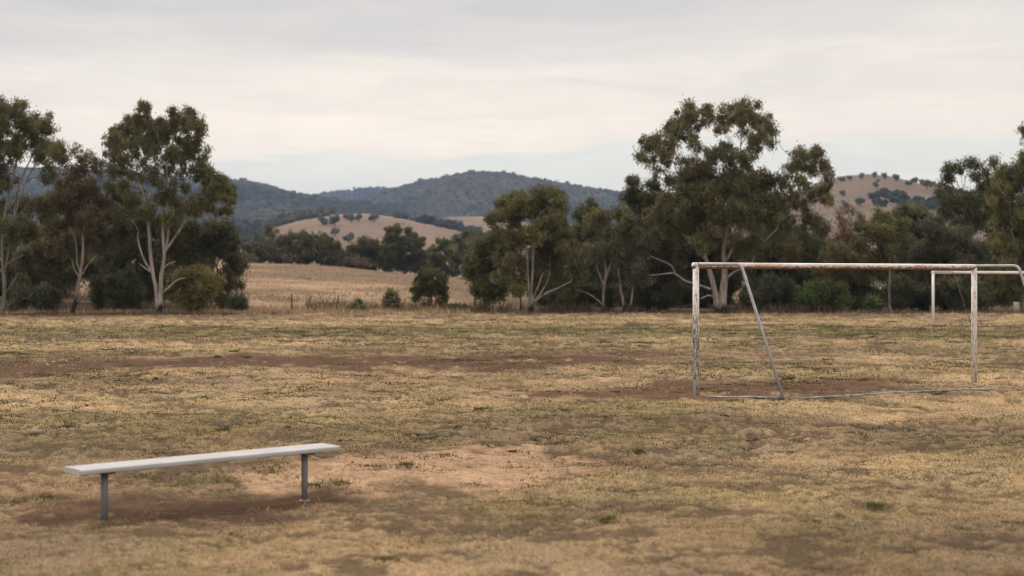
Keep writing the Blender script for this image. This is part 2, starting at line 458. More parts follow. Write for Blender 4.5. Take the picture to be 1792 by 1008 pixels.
    spots = [(1222, 727, 26), (1286, 703, 14), (1380, 664, 12), (1118, 790, 10), (388, 840, 22), (598, 846, 16), (710, 817, 16), (1060, 912, 18), (680, 985, 20),
             (118, 748, 16), (390, 756, 14), (60, 762, 9), (1100, 718, 12), (990, 720, 12), (840, 716, 10), (545, 848, 26), (480, 826, 26), (1640, 690, 10),
             (1508, 666, 11), (1430, 648, 6), (410, 617, 6), (380, 629, 7), (432, 627, 6), (1530, 885, 14), (930, 850, 30), (830, 846, 22), (250, 830, 26), (30, 876, 26), (80, 872, 16)]
    for (u, vv, hw) in spots:
        d = CH*F/(vv-HZ); cx = (u-896)/F*d; rad = hw/F*d
        kk = int(220)
        tt = np.where(rng.random(kk) < .35, 1.9, 1.0)
        ax = cx+rng.normal(0, .5, kk)*rad*tt; ay = d+rng.normal(0, .6, kk)*max(rad, .08)*tt
        cc = lerp(GREEN[None]*.8, OLIVE[None]*.75, rng.random(kk)[:, None])*rng.uniform(.6, 1.2, kk)[:, None]
        v3.append(blades(ax, ay, gzt(ax, ay)-.004, rng.uniform(.018, .055, kk)*max(1, (d/20)**.5), np.full(kk, .007)*(d/12), cc, rng.uniform(.1, 1.1, kk), d))
    off = 0; V = []; Fc = []; Cc = []
    for v, f, c in v3:
        V.append(v); Fc.append(f+off); Cc.append(c); off += len(v)
    o = mesh_np('grass', np.concatenate(V), np.concatenate(Fc), M_GRASS, cols=np.concatenate(Cc))
    tag(o, 'short dry straw and olive grass covering the pitch', 'grass', kind='stuff')
build_grass()
def build_verge():
    V = []; Fc = []; Cc = []; off = 0
    def put(n, ang0, ang1, d0, d1, h0, h1, cols, wd, cut=.35, sd=80):
        nonlocal off
        a = np.radians(rng.uniform(ang0, ang1, n)); d = rng.uniform(d0, d1, n)
        x = np.tan(a)*d; y = d
        k = rng.random(n) < sst(cut, cut+.25, fbm(x*.35, y*.5, sd, 3))
        x, y = x[k], y[k]; n = len(x)
        c = cols[rng.integers(0, len(cols), n)]*rng.uniform(.65, 1.2, n)[:, None]
        hn = .4+.9*vn(x*.6, y*.6, sd+5)
        v, f, c = blades(x, y, tz(x, y)-.02, rng.uniform(h0, h1, n)*hn, np.full(n, wd)*rng.uniform(.6, 1.4, n), c, rng.uniform(.02, .5, n), d)
        V.append(v); Fc.append(f+off); Cc.append(c); off += len(v)
    straw = np.array([[.42, .31, .19], [.36, .25, .15], [.30, .20, .125], [.46, .36, .23]])
    brown = np.array([[.15, .108, .072], [.12, .088, .06], [.20, .145, .095], [.09, .078, .045]])
    put(24000, -24, -1.5, 90.5, 104, .10, .42, straw, .035, .30)
    put(9000, -24, -8, 89.5, 92, .1, .3, brown, .03, .3, 84)
    put(9000, -1.5, 24, 93, 97, .08, .30, np.concatenate([straw[1:3], brown]), .035, .3)
    put(9000, -2.5, 12, 95, 101, .2, .85, brown, .035, .42, 88)
    put(5000, -24, -10, 95, 101, .35, .9, np.concatenate([brown, straw[1:3]]), .04, .4, 89)
    put(5000, -7.5, -2.5, 96, 103, .3, .8, np.concatenate([brown, straw[1:]]), .035, .42, 90)
    n = 22000
    d = 97+rng.random(n)**1.3*122; u = rng.uniform(330, 940, n); x = (u-896)/F*d
    k = rng.random(n) < .25+.9*sst(.4, .62, fbm(x*.22, d*.12, 141, 3)); x, d = x[k], d[k]; n = len(x)
    mixb = sst(.42, .66, fbm(x*.10, d*.06, 142, 4))
    c = lerp(np.array([[.31, .222, .142]]), np.array([[.15, .108, .074]]), mixb[:, None])*rng.uniform(.6, 1.25, n)[:, None]
    v, f, c = blades(x, d, tz(x, d)-.02, rng.uniform(.05, .20, n), rng.uniform(.04, .12, n)*d/130, c, rng.uniform(.1, .9, n), d)
    V.append(v); Fc.append(f+off); Cc.append(c); off += len(v)
    o = mesh_np('tall_dry_grass', np.concatenate(V), np.concatenate(Fc), M_GRASS, cols=np.concatenate(Cc))
    tag(o, 'tall dry grass and brown undergrowth along the far edge and on the paddock', 'grass', kind='stuff')

# ------------------------------------------------------------------ hills
def ridge(pts):
    px = np.array([p[0] for p in pts], float); py = np.array([p[1] for p in pts], float)
    return lambda u: np.interp(u, px, py)
def hill_z(u, d, crest, d0, dc, d1, amp=0.0, seed=0, scale=.01, power=1.0):
    """height of a hill whose skyline stands at distance dc"""
    zc = CH-(crest(u)-HZ)/F*dc
    up = sst(0, 1, np.clip((d-d0)/(dc-d0), 0, 1))**power
    dn = 1-sst(0, 1, np.clip((d-dc)/(d1-dc), 0, 1))
    x = (u-896)/F*d
    z = zc*np.where(d < dc, up, dn)
    if amp: z = z+amp*(fbm(x*scale, d*scale, seed, 4)-.5)*np.where(d < dc, up, dn)
    return z
paddock_crest = ridge([(-900, 470), (-200, 452), (150, 452), (430, 458), (520, 460.5), (600, 467), (700, 478), (840, 491), (1000, 497), (1400, 500), (2400, 500)])
gold_crest = ridge([(100, 480), (250, 455), (330, 436), (405, 412), (480, 396), (530, 384), (570, 377), (640, 375), (690, 381), (740, 391), (800, 404), (840, 416), (950, 440), (1100, 470), (1300, 485)])
gold2_crest = ridge([(560, 470), (640, 430), (720, 396), (790, 381), (850, 381), (930, 392), (1050, 420), (1200, 470)])
gold3_crest = ridge([(1150, 480), (1280, 400), (1380, 345), (1440, 322), (1480, 313), (1520, 310), (1560, 314), (1600, 324), (1650, 333), (1720, 352), (1820, 390), (1950, 440), (2100, 482)])
forestL_crest = ridge([(-900, 336), (-300, 296), (0, 308), (120, 312), (250, 318), (340, 324), (415, 324), (460, 329), (510, 341), (560, 349), (640, 358), (720, 378), (820, 406), (1000, 446), (1300, 486)])
forestR_crest = ridge([(300, 476), (450, 426), (560, 384), (640, 362), (690, 348), (730, 336), (770, 328), (830, 318.5), (880, 320), (920, 326), (980, 333), (1040, 342), (1090, 347), (1180, 358), (1300, 381), (1500, 426), (1800, 476)])
far_crest = ridge([(300, 417), (480, 357), (560, 342), (620, 334), (660, 331), (700, 333), (760, 342), (900, 377), (1200, 437)])
def paddock_z(u, d):
    zc = CH-(paddock_crest(u)-HZ)/F*215
    up = np.clip((d-94)/(215-94), 0, 1); up = up*.55+.45*sst(0, 1, up)
    dn = 1-.75*sst(0, 1, np.clip((d-215)/(420-215), 0, 1))
    x = (u-896)/F*d
    z = zc*np.where(d < 215, up, dn)+(fbm(x*.05, d*.05, 91, 3)-.5)*.5*up
    return z*(1-sst(400, 440, d))-.5*sst(380, 440, d)-.12*(1-sst(94, 98, d))
def tz(x, y):
    """standing height outside the pitch"""
    u = 896+F*x/np.maximum(y, 3)
    return np.where(y > 93, np.maximum(gz(x, y), paddock_z(u, y)), gz(x, y))
build_verge()
def hill_mesh(name, zf, u0, u1, d0, d1, nu, nd, mat, colf, label_kind='structure', base=-0.9):
    u = np.linspace(u0, u1, nu); d = np.exp(np.linspace(math.log(d0), math.log(d1), nd))
    U, D = np.meshgrid(u, d)
    x = ((U-896)/F*D).ravel(); y = D.ravel(); z = zf(U.ravel(), y)
    edge = np.minimum(np.minimum((U.ravel()-u0), (u1-U.ravel()))/((u1-u0)*.06), 1)
    z = lerp(base, z, sst(0, 1, edge))
    z = np.where((y <= d0*1.0001) | (y >= d1*.9999), base, z)
    i = np.arange(nd-1)[:, None]*nu; j = np.arange(nu-1)[None]
    f = np.stack([i+j, i+j+1, i+nu+j+1, i+nu+j], -1).reshape(-1, 4)
    o = mesh_np(name, np.stack([x, y, z], 1), f, mat, smooth=True, cols=colf(x, y, z))
    tag(o, kind='structure')
    return o
def hill_mat(name, sc, amt=0.6, bump=0.3):
    m, nt, out = new_mat(name)
    at = N(nt, 'ShaderNodeAttribute', attribute_name='col')
    vec = coords(nt, 'Object')
    n1 = noise(nt, vec, sc, 6, 0.62); n2 = noise(nt, vec, sc*9, 4, 0.6)
    c = mixc(nt, at.outputs['Color'], ramp(nt, [(0.32, (.6, .57, .55)), (0.52, (1, 1, 1)), (0.7, (1.2, 1.17, 1.1))], n1), amt, 'MULTIPLY')
    c = mixc(nt, c, ramp(nt, [(0.3, (.65, .63, .6)), (0.6, (1.08, 1.08, 1.06))], n2), amt, 'MULTIPLY')
    finish(nt, out, c, 0.95, n2, bump, 0.3, spec=0.03)
    return m
def col_paddock(x, y, z):
    n = fbm(x*.06, y*.035, 101, 4); n2 = fbm(x*.25, y*.15, 102, 3)
    c = lerp(np.array([.305, .215, .138]), np.array([.165, .118, .080]), (sst(.40, .60, n)*.85)[:, None])
    c = lerp(c, np.array([.13, .10, .062]), (sst(.55, .70, n2)*.55)[:, None])
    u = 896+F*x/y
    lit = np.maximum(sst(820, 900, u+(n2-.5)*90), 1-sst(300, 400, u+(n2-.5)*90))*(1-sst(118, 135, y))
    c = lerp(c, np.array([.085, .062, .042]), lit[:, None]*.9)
    return c
hill_mesh('paddock_hill', paddock_z, -1500, 2900, 94, 440, 260, 150, hill_mat('dry_paddock', .35, .75), col_paddock)
def col_gold(x, y, z):
    n = fbm(x*.012, y*.006, 111, 4)
    return lerp(np.array([.235, .170, .124]), np.array([.165, .122, .088]), (sst(.4, .65, n)*.8)[:, None])
M_GOLD = hill_mat('dry_hill_grass', .03, .5)
gold_z = lambda u, d: hill_z(u, d, gold_crest, 520, 1050, 1450, 3, 5, .006)
gold2_z = lambda u, d: hill_z(u, d, gold2_crest, 900, 1500, 1900, 4, 6, .005)
gold3_z = lambda u, d: hill_z(u, d, gold3_crest, 500, 1000, 1400, 3, 7, .006)
hill_mesh('grassy_hill', gold_z, 60, 1320, 480, 1460, 180, 90, M_GOLD, col_gold)
hill_mesh('grassy_hill', gold2_z, 540, 1220, 860, 1910, 120, 70, M_GOLD, col_gold)
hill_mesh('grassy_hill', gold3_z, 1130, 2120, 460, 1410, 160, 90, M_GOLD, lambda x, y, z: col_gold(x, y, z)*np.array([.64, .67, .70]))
M_FLOOR = hill_mat('forest_floor', .02, .5)
def col_floor(x, y, z): return np.tile(np.array([.036, .036, .024]), (len(x), 1))
fl_z = lambda u, d: hill_z(u, d, forestL_crest, 1250, 2450, 3000, 26, 8, .0035, .9)
fr_z = lambda u, d: hill_z(u, d, forestR_crest, 1500, 2650, 3200, 26, 9, .0035, .9)
ff_z = lambda u, d: hill_z(u, d, far_crest, 3200, 3700, 4300, 16, 10, .002)
hill_mesh('forest_hill', fl_z, -950, 1320, 1200, 3010, 200, 80, M_FLOOR, col_floor)
hill_mesh('forest_hill', fr_z, 280, 1820, 1450, 3210, 180, 80, M_FLOOR, col_floor)
hill_mesh('far_ridge', ff_z, 280, 1220, 3150, 4310, 120, 50, M_FLOOR, col_floor)

# icosahedron for far crowns
_t = (1+5**.5)/2
ICO = np.array([(-1, _t, 0), (1, _t, 0), (-1, -_t, 0), (1, -_t, 0), (0, -1, _t), (0, 1, _t), (0, -1, -_t), (0, 1, -_t), (_t, 0, -1), (_t, 0, 1), (-_t, 0, -1), (-_t, 0, 1)])/math.hypot(1, _t)
ICF = np.array([(0, 11, 5), (0, 5, 1), (0, 1, 7), (0, 7, 10), (0, 10, 11), (1, 5, 9), (5, 11, 4), (11, 10, 2), (10, 7, 6), (7, 1, 8), (3, 9, 4), (3, 4, 2), (3, 2, 6), (3, 6, 8), (3, 8, 9), (4, 9, 5), (2, 4, 11), (6, 2, 10), (8, 6, 7), (9, 8, 1)])
def far_crowns(c, rad, col, lumps=2):
    n = len(c)
    V = []; Fa = []; Cc = []
    for l in range(lumps):
        cc = c+rng.normal(0, .45, (n, 3))*rad[:, None]*np.array([1, 1, .5]) if l else c
        s = rad*(1 if l == 0 else rng.uniform(.5, .85, n))
        j = rng.uniform(.62, 1.25, (n, 12))
        v = cc[:, None]+ICO[None]*(s[:, None]*j)[..., None]*np.array([1, 1, .95])
        V.append(v.reshape(-1, 3)); Fa.append((ICF[None]+(np.arange(n)*12)[:, None, None]).reshape(-1, 3)+l*n*12)
        Cc.append(np.repeat(col*rng.uniform(.8, 1.2, (n, 1)), 12, 0))
    return np.concatenate(V), np.concatenate(Fa), np.concatenate(Cc)
def build_forest():
    V = []; Fa = []; Cc = []; off = 0
    def cover(zf, u0, u1, d0, d1, n, r0, r1, thr, sd, lo=None):
        nonlocal off
        u = rng.uniform(u0, u1, n); d = np.exp(rng.uniform(math.log(d0), math.log(d1), n))
        x = (u-896)/F*d; z = zf(u, d)
        k = (z > 1) & (fbm(x*.006, d*.004, sd, 4) > thr+.12*rng.random(n))
        if lo is not None: k &= lo(u, d, z)
        u, d, x, z = u[k], d[k], x[k], z[k]; n = len(x)
        rad = rng.uniform(r0, r1, n)
        tall = (rng.random(n) < .12)*rng.uniform(.5, 1.1, n)*rad; rad = np.where(tall > 0, rad*.6, rad)
        t = fbm(x*.004+7, d*.003, sd+3, 4)
        col = lerp(np.array([.020, .026, .017]), np.array([.066, .064, .042]), sst(.35, .65, t)[:, None])*rng.uniform(.75, 1.3, n)[:, None]
        v, f, c = far_crowns(np.stack([x, d, z+rad*.55+tall], 1), rad, col)
        V.append(v); Fa.append(f+off); Cc.append(c); off += len(v)
    cover(fl_z, -600, 900, 1500, 2560, 15000, 3.0, 7.0, .18, 121)
    cover(fr_z, 420, 1500, 1700, 2760, 15000, 3.0, 7.0, .18, 122)
    cover(ff_z, 420, 1000, 3400, 3800, 2600, 3.5, 6.5, .1, 123)
    # scrub and woods at the foot and along the back of the tan hills
    cover(gold_z, 300, 545, 1030, 1200, 420, 3, 5.5, .2, 124)
    cover(gold_z, 735, 860, 900, 1100, 90, 2.5, 4.5, .2, 125, lambda u, d, z: (u > 730+(1050-d)*.12) & (d > 960))
    cover(gold_z, 440, 580, 940, 1060, 130, 1.8, 3.8, .42, 131)
    cover(gold_z, 690, 800, 930, 1045, 26, 1.6, 3.2, .45, 132)
    cover(gold2_z, 690, 940, 1150, 1300, 200, 3, 5.5, .35, 126)
    cover(gold3_z, 1500, 1690, 770, 920, 190, 1.5, 3.0, .3, 127, lambda u, d, z: ((u-1592)/82)**2+((d-790)/34)**2 < .25+1.3*fbm(u*.045+3, d*.05, 5, 3))
    cover(gold3_z, 1430, 1490, 990, 1040, 24, 1.0, 1.7, .2, 128)
    cover(gold3_z, 1600, 1760, 930, 1030, 60, 1.2, 2.2, .2, 129)
    cover(gold_z, 380, 470, 820, 930, 60, 2.5, 4.5, .2, 130)
    o = mesh_np('hill_forest', np.concatenate(V), np.concatenate(Fa), M_FOREST, cols=np.concatenate(Cc))
    tag(o, 'blue-green forest covering the distant hills', 'forest', kind='stuff')
build_forest()

# ------------------------------------------------------------------ trees
LC = dict(olive=(.128, .122, .048), dark=(.088, .090, .038), brown=(.120, .091, .044), yellow=(.185, .160, .055), bright=(.085, .125, .036),
          grey=(.115, .108, .070), bluish=(.095, .100, .056), rust=(.16, .105, .06), dry=(.17, .125, .085))
def leaf_mesh(centers, L, W, col, droop, name, parent):
    n = len(centers)
    ax = rng.normal(0, 1, (n, 3)); ax[:, 2] -= droop*1.6; ax /= np.linalg.norm(ax, axis=1)[:, None]
    b = np.cross(ax, rng.normal(0, 1, (n, 3))); b /= np.linalg.norm(b, axis=1)[:, None]+1e-9
    L = np.asarray(L)[:, None]*.5; W = np.asarray(W)[:, None]*.5
    v = np.stack([centers-ax*L, centers+b*W-ax*L*.1, centers+ax*L, centers-b*W-ax*L*.1], 1).reshape(-1, 3)
    f = np.arange(n*4).reshape(n, 4)
    return mesh_np(name, v, f, M_LEAF, parent, cols=np.repeat(col, 4, 0))
def auto_lobes(x0, y0, x1, y1, k, rs=0.27, flat=1.0, dens=1.0):
    w, h = x1-x0, y1-y0; out = []
    r = rs*min(w, h*1.15)
    cx = (x0+x1)/2
    out.append((cx+rng.uniform(-.15, .15)*w, y0+r*.85*flat, r, r*.85*flat, dens))
    tries = 0
    while len(out) < k and tries < 800:
        tries += 1
        a = rng.uniform(-1, 1); b = rng.uniform(0, 1)
        lim = math.sqrt(max(0, 1-(1-min(1, b*1.9))**2))*(1-.25*max(0, b-.6)/.4)
        if abs(a) > lim: continue
        rr = r*rng.uniform(.7, 1.1)
        px = cx+a*(w/2-rr*.8); py = y0+rr*.8+b*(h-1.6*rr)
        if min(math.hypot((px-o[0]), (py-o[1])) for o in out) < .5*rr: continue
        out.append((px, py, rr, rr*rng.uniform(.75, .95)*flat, dens))
    return out
def tree(name, label, cat, bx, by, d, lobes, col, bark, stems=None, trunk_w=7, group=None, droop=.5, k_leaf=1.0, leaf=None, depth=.8, limbs=True, col2=None, mixn=.35, clump=9.0, gap=1.0):
    """a tree standing at distance d: bx,by give its foot, lobes the foliage masses, stems the drawn stems"""
    s = d/F
    gx = (bx-896)*s; gzv = float(tz(np.array([gx]), np.array([d]))[0])-.05
    base = np.array([gx, d, gzv])
    root = empty(name, base)
    tag(root, label, cat, group)
    c0 = np.array(LC[col]); c1 = np.array(LC[col2 or col])
    lx = np.array([l[0] for l in lobes])
    wtot = (max(l[0]+l[2] for l in lobes)-min(l[0]-l[2] for l in lobes))*s
    cen = []; LP = []; CP = []
    lw = leaf or 0.15*(d/95)**.9
    for l in lobes:
        px, py, rx, ry = l[:4]; de = l[4] if len(l) > 4 else 1.0
        if cat == 'bush': de *= rng.uniform(.55, 1.15); rx *= rng.uniform(.8, 1.2); ry *= rng.uniform(.75, 1.1)
        dd = rng.uniform(-.32, .32)*wtot*depth
        # keep the lobe on its line of sight, at its own depth
        dl = d+dd
        c = P(px, py, dl); sl = dl/F
        ex = np.array([rx*sl, .5*(rx+ry)*sl*1.1, ry*sl])
        area = math.pi*rx*ry
        k = max(3, int(area/(clump*clump*1.25)*(.6+.4*de)))
        q = rng.normal(0, 1, (k, 3)); q /= np.linalg.norm(q, axis=1)[:, None]
        q *= (rng.random(k)**(1/2.2)*rng.uniform(.86, 1.16, k))[:, None]
        sub = c+q*ex*.95
        cen.append((c, ex, sub))
        nl = int(area*1.6*de*k_leaf*(0.15/ (lw/(d/95)**.9))**1.2)
        w = rng.uniform(.4, 1.6, k)*gap+(1-gap); w /= w.sum()
        which = rng.choice(k, nl, p=w)
        rc = clump*sl*rng.uniform(.34, .74, k)
        off = rng.normal(0, 1, (nl, 3))*rc[which][:, None]*np.array([.92, .92, 1.0])
        p = sub[which]+off
        LP.append(p)
        br = rng.uniform(.7, 1.3, k)
        t = (rng.random(k) < mixn)*rng.uniform(.3, 1, k)
        lobt = rng.uniform(.85, 1.15)
        cc = lerp(c0[None], c1[None], t[which][:, None])*(br[which]*lobt)[:, None]*rng.uniform(.7, 1.35, nl)[:, None]
        CP.append(cc)
    LPa = np.concatenate(LP); CPa = np.concatenate(CP)
    ok = LPa[:, 2] > gzv+.05
    LPa, CPa = LPa[ok], CPa[ok]; n = len(LPa)
    leaf_mesh(LPa-base, lw*rng.uniform(.8, 1.8, n), lw*.34*rng.uniform(.7, 1.4, n), CPa, droop+.35, 'crown', root)
    # wood
    T = Tubes(); TB = T if (len(lobes) < 6 or not stems) else Tubes(); allp = []
    if stems:
        for st in stems:
            pts = [P(p[0], p[1], d+(p[3] if len(p) > 3 else 0)) for p in st]
            rad = [p[2]*s*.42 for p in st]
            if st[0][1] >= by-3: pts[0][2] = gzv-.1
            sp = smooth_poly(pts, 4); rr = np.interp(np.linspace(0, 1, len(sp)), np.linspace(0, 1, len(rad)), rad)
            T.add(sp, rr, 8, wob=.15)
            allp.append((sp, rr))
    else:
        top = min(l[1] for l in lobes); mx = float(np.average(lx, weights=[l[2]*l[3] for l in lobes]))
        hpx = by-top
        for j in range(1 if trunk_w < 6 else 2):
            lean = rng.uniform(-.1, .1)*hpx
            q = [base+np.array([j*.15, 0, -.15])]
            for t in (.3, .6, .85):
                q.append(P(lerp(bx, mx, t)+lean*t+rng.normal(0, 2), by-hpx*t*.85, d+rng.normal(0, .3)))
            sp = smooth_poly(q, 4); rr = np.linspace(trunk_w*.5*s, trunk_w*.14*s, len(sp))*(1 if j == 0 else .75)
            rr[0] *= 1.35
            T.add(sp, rr, 7, wob=.15); allp.append((sp, rr))
    SP = np.concatenate([a for a, b in allp]); SR = np.concatenate([b for a, b in allp])
    if limbs:
        for c, ex, sub in cen:
            dist = np.linalg.norm((SP-c)*np.array([1, 1, .8]), axis=1)+np.where(SP[:, 2] > c[2]-.15*ex[2], 50, 0)+np.where(SP[:, 2] < gzv+.25*(c[2]-gzv), 3, 0)
            i = int(np.argmin(dist)); r0 = min(SR[i]*.75, .022*np.linalg.norm(SP[i]-c)+.02)
            tgt = c+np.array([0, 0, ex[2]*.25])
            bp = curve_pts(SP[i], tgt, .06, 7, .03)
            br = np.linspace(r0, .018*(d/95), 7)
            TB.add(bp, br, 5, cap=False, wob=.1)
            for qv in sub[rng.random(len(sub)) < .75]:
                jx = rng.integers(2, 7)
                TB.add(curve_pts(bp[jx], qv, .05, 4, .04), np.linspace(max(br[jx]*.6, .016*(d/95)), .010*(d/95), 4), 4, cap=False)
    T.build('trunk', bark, root, origin=base)
    if limbs and TB is not T: TB.build('branches', BARK_TWIG if bark in (BARK_PALE, BARK_CHAR) else BARK_DARK, root, origin=base)
    return root
G_L = 'gum trees left of the pitch'; G_R = 'trees along the far right edge of the pitch'; G_M = 'trees behind the paddock crest'
rng = np.random.default_rng(21)
# ---- left group
tree('gum_tree', 'tall dark gum cut off by the left edge of the photo, thin leaning stems', 'tree', 8, 549, 95,
     [(4, 185, 14, 18, .7), (0, 215, 26, 34), (38, 205, 28, 26), (58, 235, 30, 32), (78, 222, 18, 24, .8), (20, 262, 30, 30), (86, 262, 22, 24, .8), (104, 268, 18, 20, .9), (70, 282, 26, 20, .5), (-20, 290, 36, 34),
      (10, 330, 26, 22, .6), (84, 315, 20, 16, .5), (45, 358, 30, 22, .8), (-30, 380, 50, 40), (85, 365, 30, 24, .9), (30, 400, 40, 28), (-50, 230, 50, 50)],
     'olive', BARK_GREY, [[(6, 550, 9), (8, 500, 8), (4, 440, 7), (8, 380, 6), (20, 320, 5), (35, 260, 3)], [(8, 480, 5), (22, 400, 5), (30, 340, 4), (48, 290, 3), (70, 250, 2)], [(20, 400, 3), (40, 330, 3), (55, 300, 2.5), (62, 285, 2)],
      [(-20, 505, 4), (0, 475, 4), (20, 458, 3.5), (42, 446, 2.5)], [(-15, 545, 5), (0, 525, 4), (15, 505, 3), (33, 478, 2)], [(10, 400, 3), (30, 380, 2.6), (45, 362, 2.2), (60, 345, 1.6)]],
     group=G_L, k_leaf=1.05)
tree('gum_tree', 'brownish gum with slender pale trunk charred black at its foot', 'tree', 125, 553, 92,
     [(130, 272, 14, 16, .45), (158, 275, 18, 18, .4), (172, 295, 16, 18, .4), (135, 300, 22, 20, .6), (120, 325, 28, 24), (155, 325, 26, 24, .9), (175, 350, 24, 24, .8), (130, 360, 32, 28), (105, 350, 24, 22), (160, 385, 30, 26, .9), (115, 400, 36, 26, .9), (150, 425, 30, 24, .5), (95, 430, 30, 24, .6)],
     'brown', BARK_CHAR, [[(125, 556, 10), (131, 530, 8), (137, 500, 7), (142, 470, 6.5), (145, 445, 5.5), (146, 400, 4.5), (150, 350, 3), (152, 300, 2)], [(142, 480, 3.5), (135, 460, 3), (134, 435, 2.4), (131, 415, 1.8)],
      [(143, 482, 3.5), (152, 466, 3), (163, 453, 2.2), (170, 444, 1.6)], [(138, 485, 3), (130, 470, 2.4), (126, 455, 1.8)], [(128, 540, 3.5), (137, 530, 3), (145, 518, 2), (150, 512, 1.4)]], group=G_L, col2='olive')
tree('gum_tree', 'tall pale gum with two white stems and airy crown, left of the open paddock', 'tree', 277, 551, 91.5,
     [(256, 192, 16, 14, .7), (240, 208, 18, 16, .8), (222, 222, 22, 20, .8), (206, 232, 16, 16, .6), (262, 222, 30, 26), (290, 232, 26, 28), (312, 206, 22, 18, .85), (328, 198, 14, 12, .6), (338, 222, 24, 22, .9), (352, 238, 14, 18, .6),
      (200, 252, 18, 18, .8), (225, 252, 26, 22), (255, 258, 26, 22), (300, 268, 34, 24), (335, 262, 28, 24), (195, 275, 14, 16, .6), (215, 280, 20, 16, .5), (250, 285, 16, 14, .4), (345, 282, 20, 14, .7), (262, 312, 16, 14, .5),
      (212, 300, 18, 16, .5), (238, 305, 16, 18, .45), (270, 296, 18, 14, .5), (300, 298, 22, 14, .55), (330, 298, 20, 14, .5), (318, 325, 18, 16, .5), (280, 325, 16, 16, .45), (195, 300, 12, 14, .5), (362, 310, 28, 20, .9), (388, 325, 24, 22), (400, 345, 13, 16, .8), (372, 342, 26, 18), (398, 368, 13, 12, .9), (350, 350, 24, 18, .9), (330, 368, 26, 16, .9), (365, 372, 18, 12, .6), (290, 345, 22, 16, .7), (305, 385, 24, 18, .8), (235, 345, 20, 16, .6), (215, 330, 16, 16, .5), (250, 370, 20, 16, .6), (222, 375, 22, 18, .7)],
     'olive', BARK_PALE, [[(276, 552, 13), (276, 530, 11), (273, 505, 8), (267, 475, 7.5), (263, 440, 7), (261, 405, 6.5), (257, 370, 6), (250, 335, 4.5), (240, 312, 3.5), (232, 296, 2.2)], [(279, 552, 12), (281, 520, 10), (282, 485, 8), (287, 448, 7), (285, 400, 6.5), (288, 350, 5.5), (292, 310, 4), (290, 270, 3)],
      [(287, 448, 6), (293, 420, 5), (295, 385, 4.5), (296, 340, 3.6), (300, 300, 2.6)], [(288, 440, 5.5), (300, 424, 5), (316, 400, 4.4), (332, 375, 3.6), (339, 352, 2.6), (348, 330, 1.8)], [(266, 476, 4.5), (255, 460, 4), (246, 438, 3.5), (241, 415, 2.8), (243, 405, 2)],
      [(265, 477, 3), (255, 470, 2.6), (245, 462, 2)], [(284, 512, 4.4), (297, 502, 4), (310, 490, 3.2), (325, 486, 2)], [(286, 470, 3), (295, 462, 2.6), (307, 458, 1.8)], [(257, 370, 3.6), (252, 350, 3), (262, 320, 2.4), (258, 285, 1.8)], [(288, 345, 3.2), (305, 315, 2.6), (318, 290, 2)]],
     group=G_L, droop=.8, clump=7.5, k_leaf=1.05)
tree('bush', 'rounded yellow-olive bush right of the pale two-stemmed gum', 'bush', 340, 548, 93, auto_lobes(290, 460, 388, 546, 16, .26), 'yellow', BARK_GREY, trunk_w=4, group='bushes along the far edge', col2='olive', mixn=.5, droop=.3)
tree('gum_tree', 'dense dark tree with ragged right side, edge of the left grove by the paddock', 'tree', 392, 545, 101, [(370, 405, 28, 24), (345, 420, 28, 24), (395, 410, 24, 24), (408, 440, 24, 26), (380, 440, 30, 26), (420, 468, 14, 20, .8), (350, 460, 30, 26), (405, 480, 20, 20, .7), (412, 505, 16, 14, .7), (385, 500, 26, 24), (350, 500, 30, 24), (372, 525, 30, 18, .8), (320, 430, 24, 26), (402, 525, 14, 12, .6)],
     'dark', BARK_GREY, group=G_L, col2='olive', k_leaf=1.1)
tree('bush', 'small dark low bush at the right end of the left grove', 'bush', 420, 546, 96, auto_lobes(400, 514, 436, 544, 6, .33), 'dark', BARK_DARK, trunk_w=3, group='bushes along the far edge')
tree('gum_tree', 'dark leafy tree in the left grove directly behind the pale two-stemmed gum', 'tree', 232, 545, 104, auto_lobes(178, 372, 300, 545, 24, .2), 'dark', BARK_DARK, group=G_L, col2='olive', k_leaf=1.15)
tree('gum_tree', 'bushy olive tree in the left grove behind the charred slender gum', 'tree', 105, 543, 107, auto_lobes(20, 375, 190, 500, 24, .2), 'olive', BARK_DARK, group=G_L, col2='brown', k_leaf=1.1)
tree('gum_tree', 'dark thin-topped gum between the charred gum and the pale two-stemmed gum', 'tree', 208, 546, 99, [(200, 300, 18, 18, .5), (205, 335, 24, 22, .8), (190, 372, 26, 24, .9), (215, 400, 28, 24), (225, 365, 22, 20, .7), (185, 420, 26, 24), (200, 455, 30, 26), (243, 352, 22, 20, .8), (265, 385, 26, 22, .9), (308, 352, 22, 20, .7), (300, 395, 28, 24, .9), (335, 395, 24, 22, .9), (250, 420, 30, 26), (305, 430, 30, 26)], 'dark', BARK_DARK, group=G_L, col2='brown')
tree('bush', 'low dark spreading shrub between the left edge and the charred gum', 'bush', 85, 548, 94, auto_lobes(8, 490, 128, 548, 14, .3), 'dark', BARK_DARK, trunk_w=4, group='bushes along the far edge', col2='bluish')
tree('bush', 'dark shrub right of the charred gum, under the left grove', 'bush', 205, 547, 97, auto_lobes(148, 470, 262, 548, 14, .28), 'dark', BARK_DARK, trunk_w=4, group='bushes along the far edge', col2='olive')
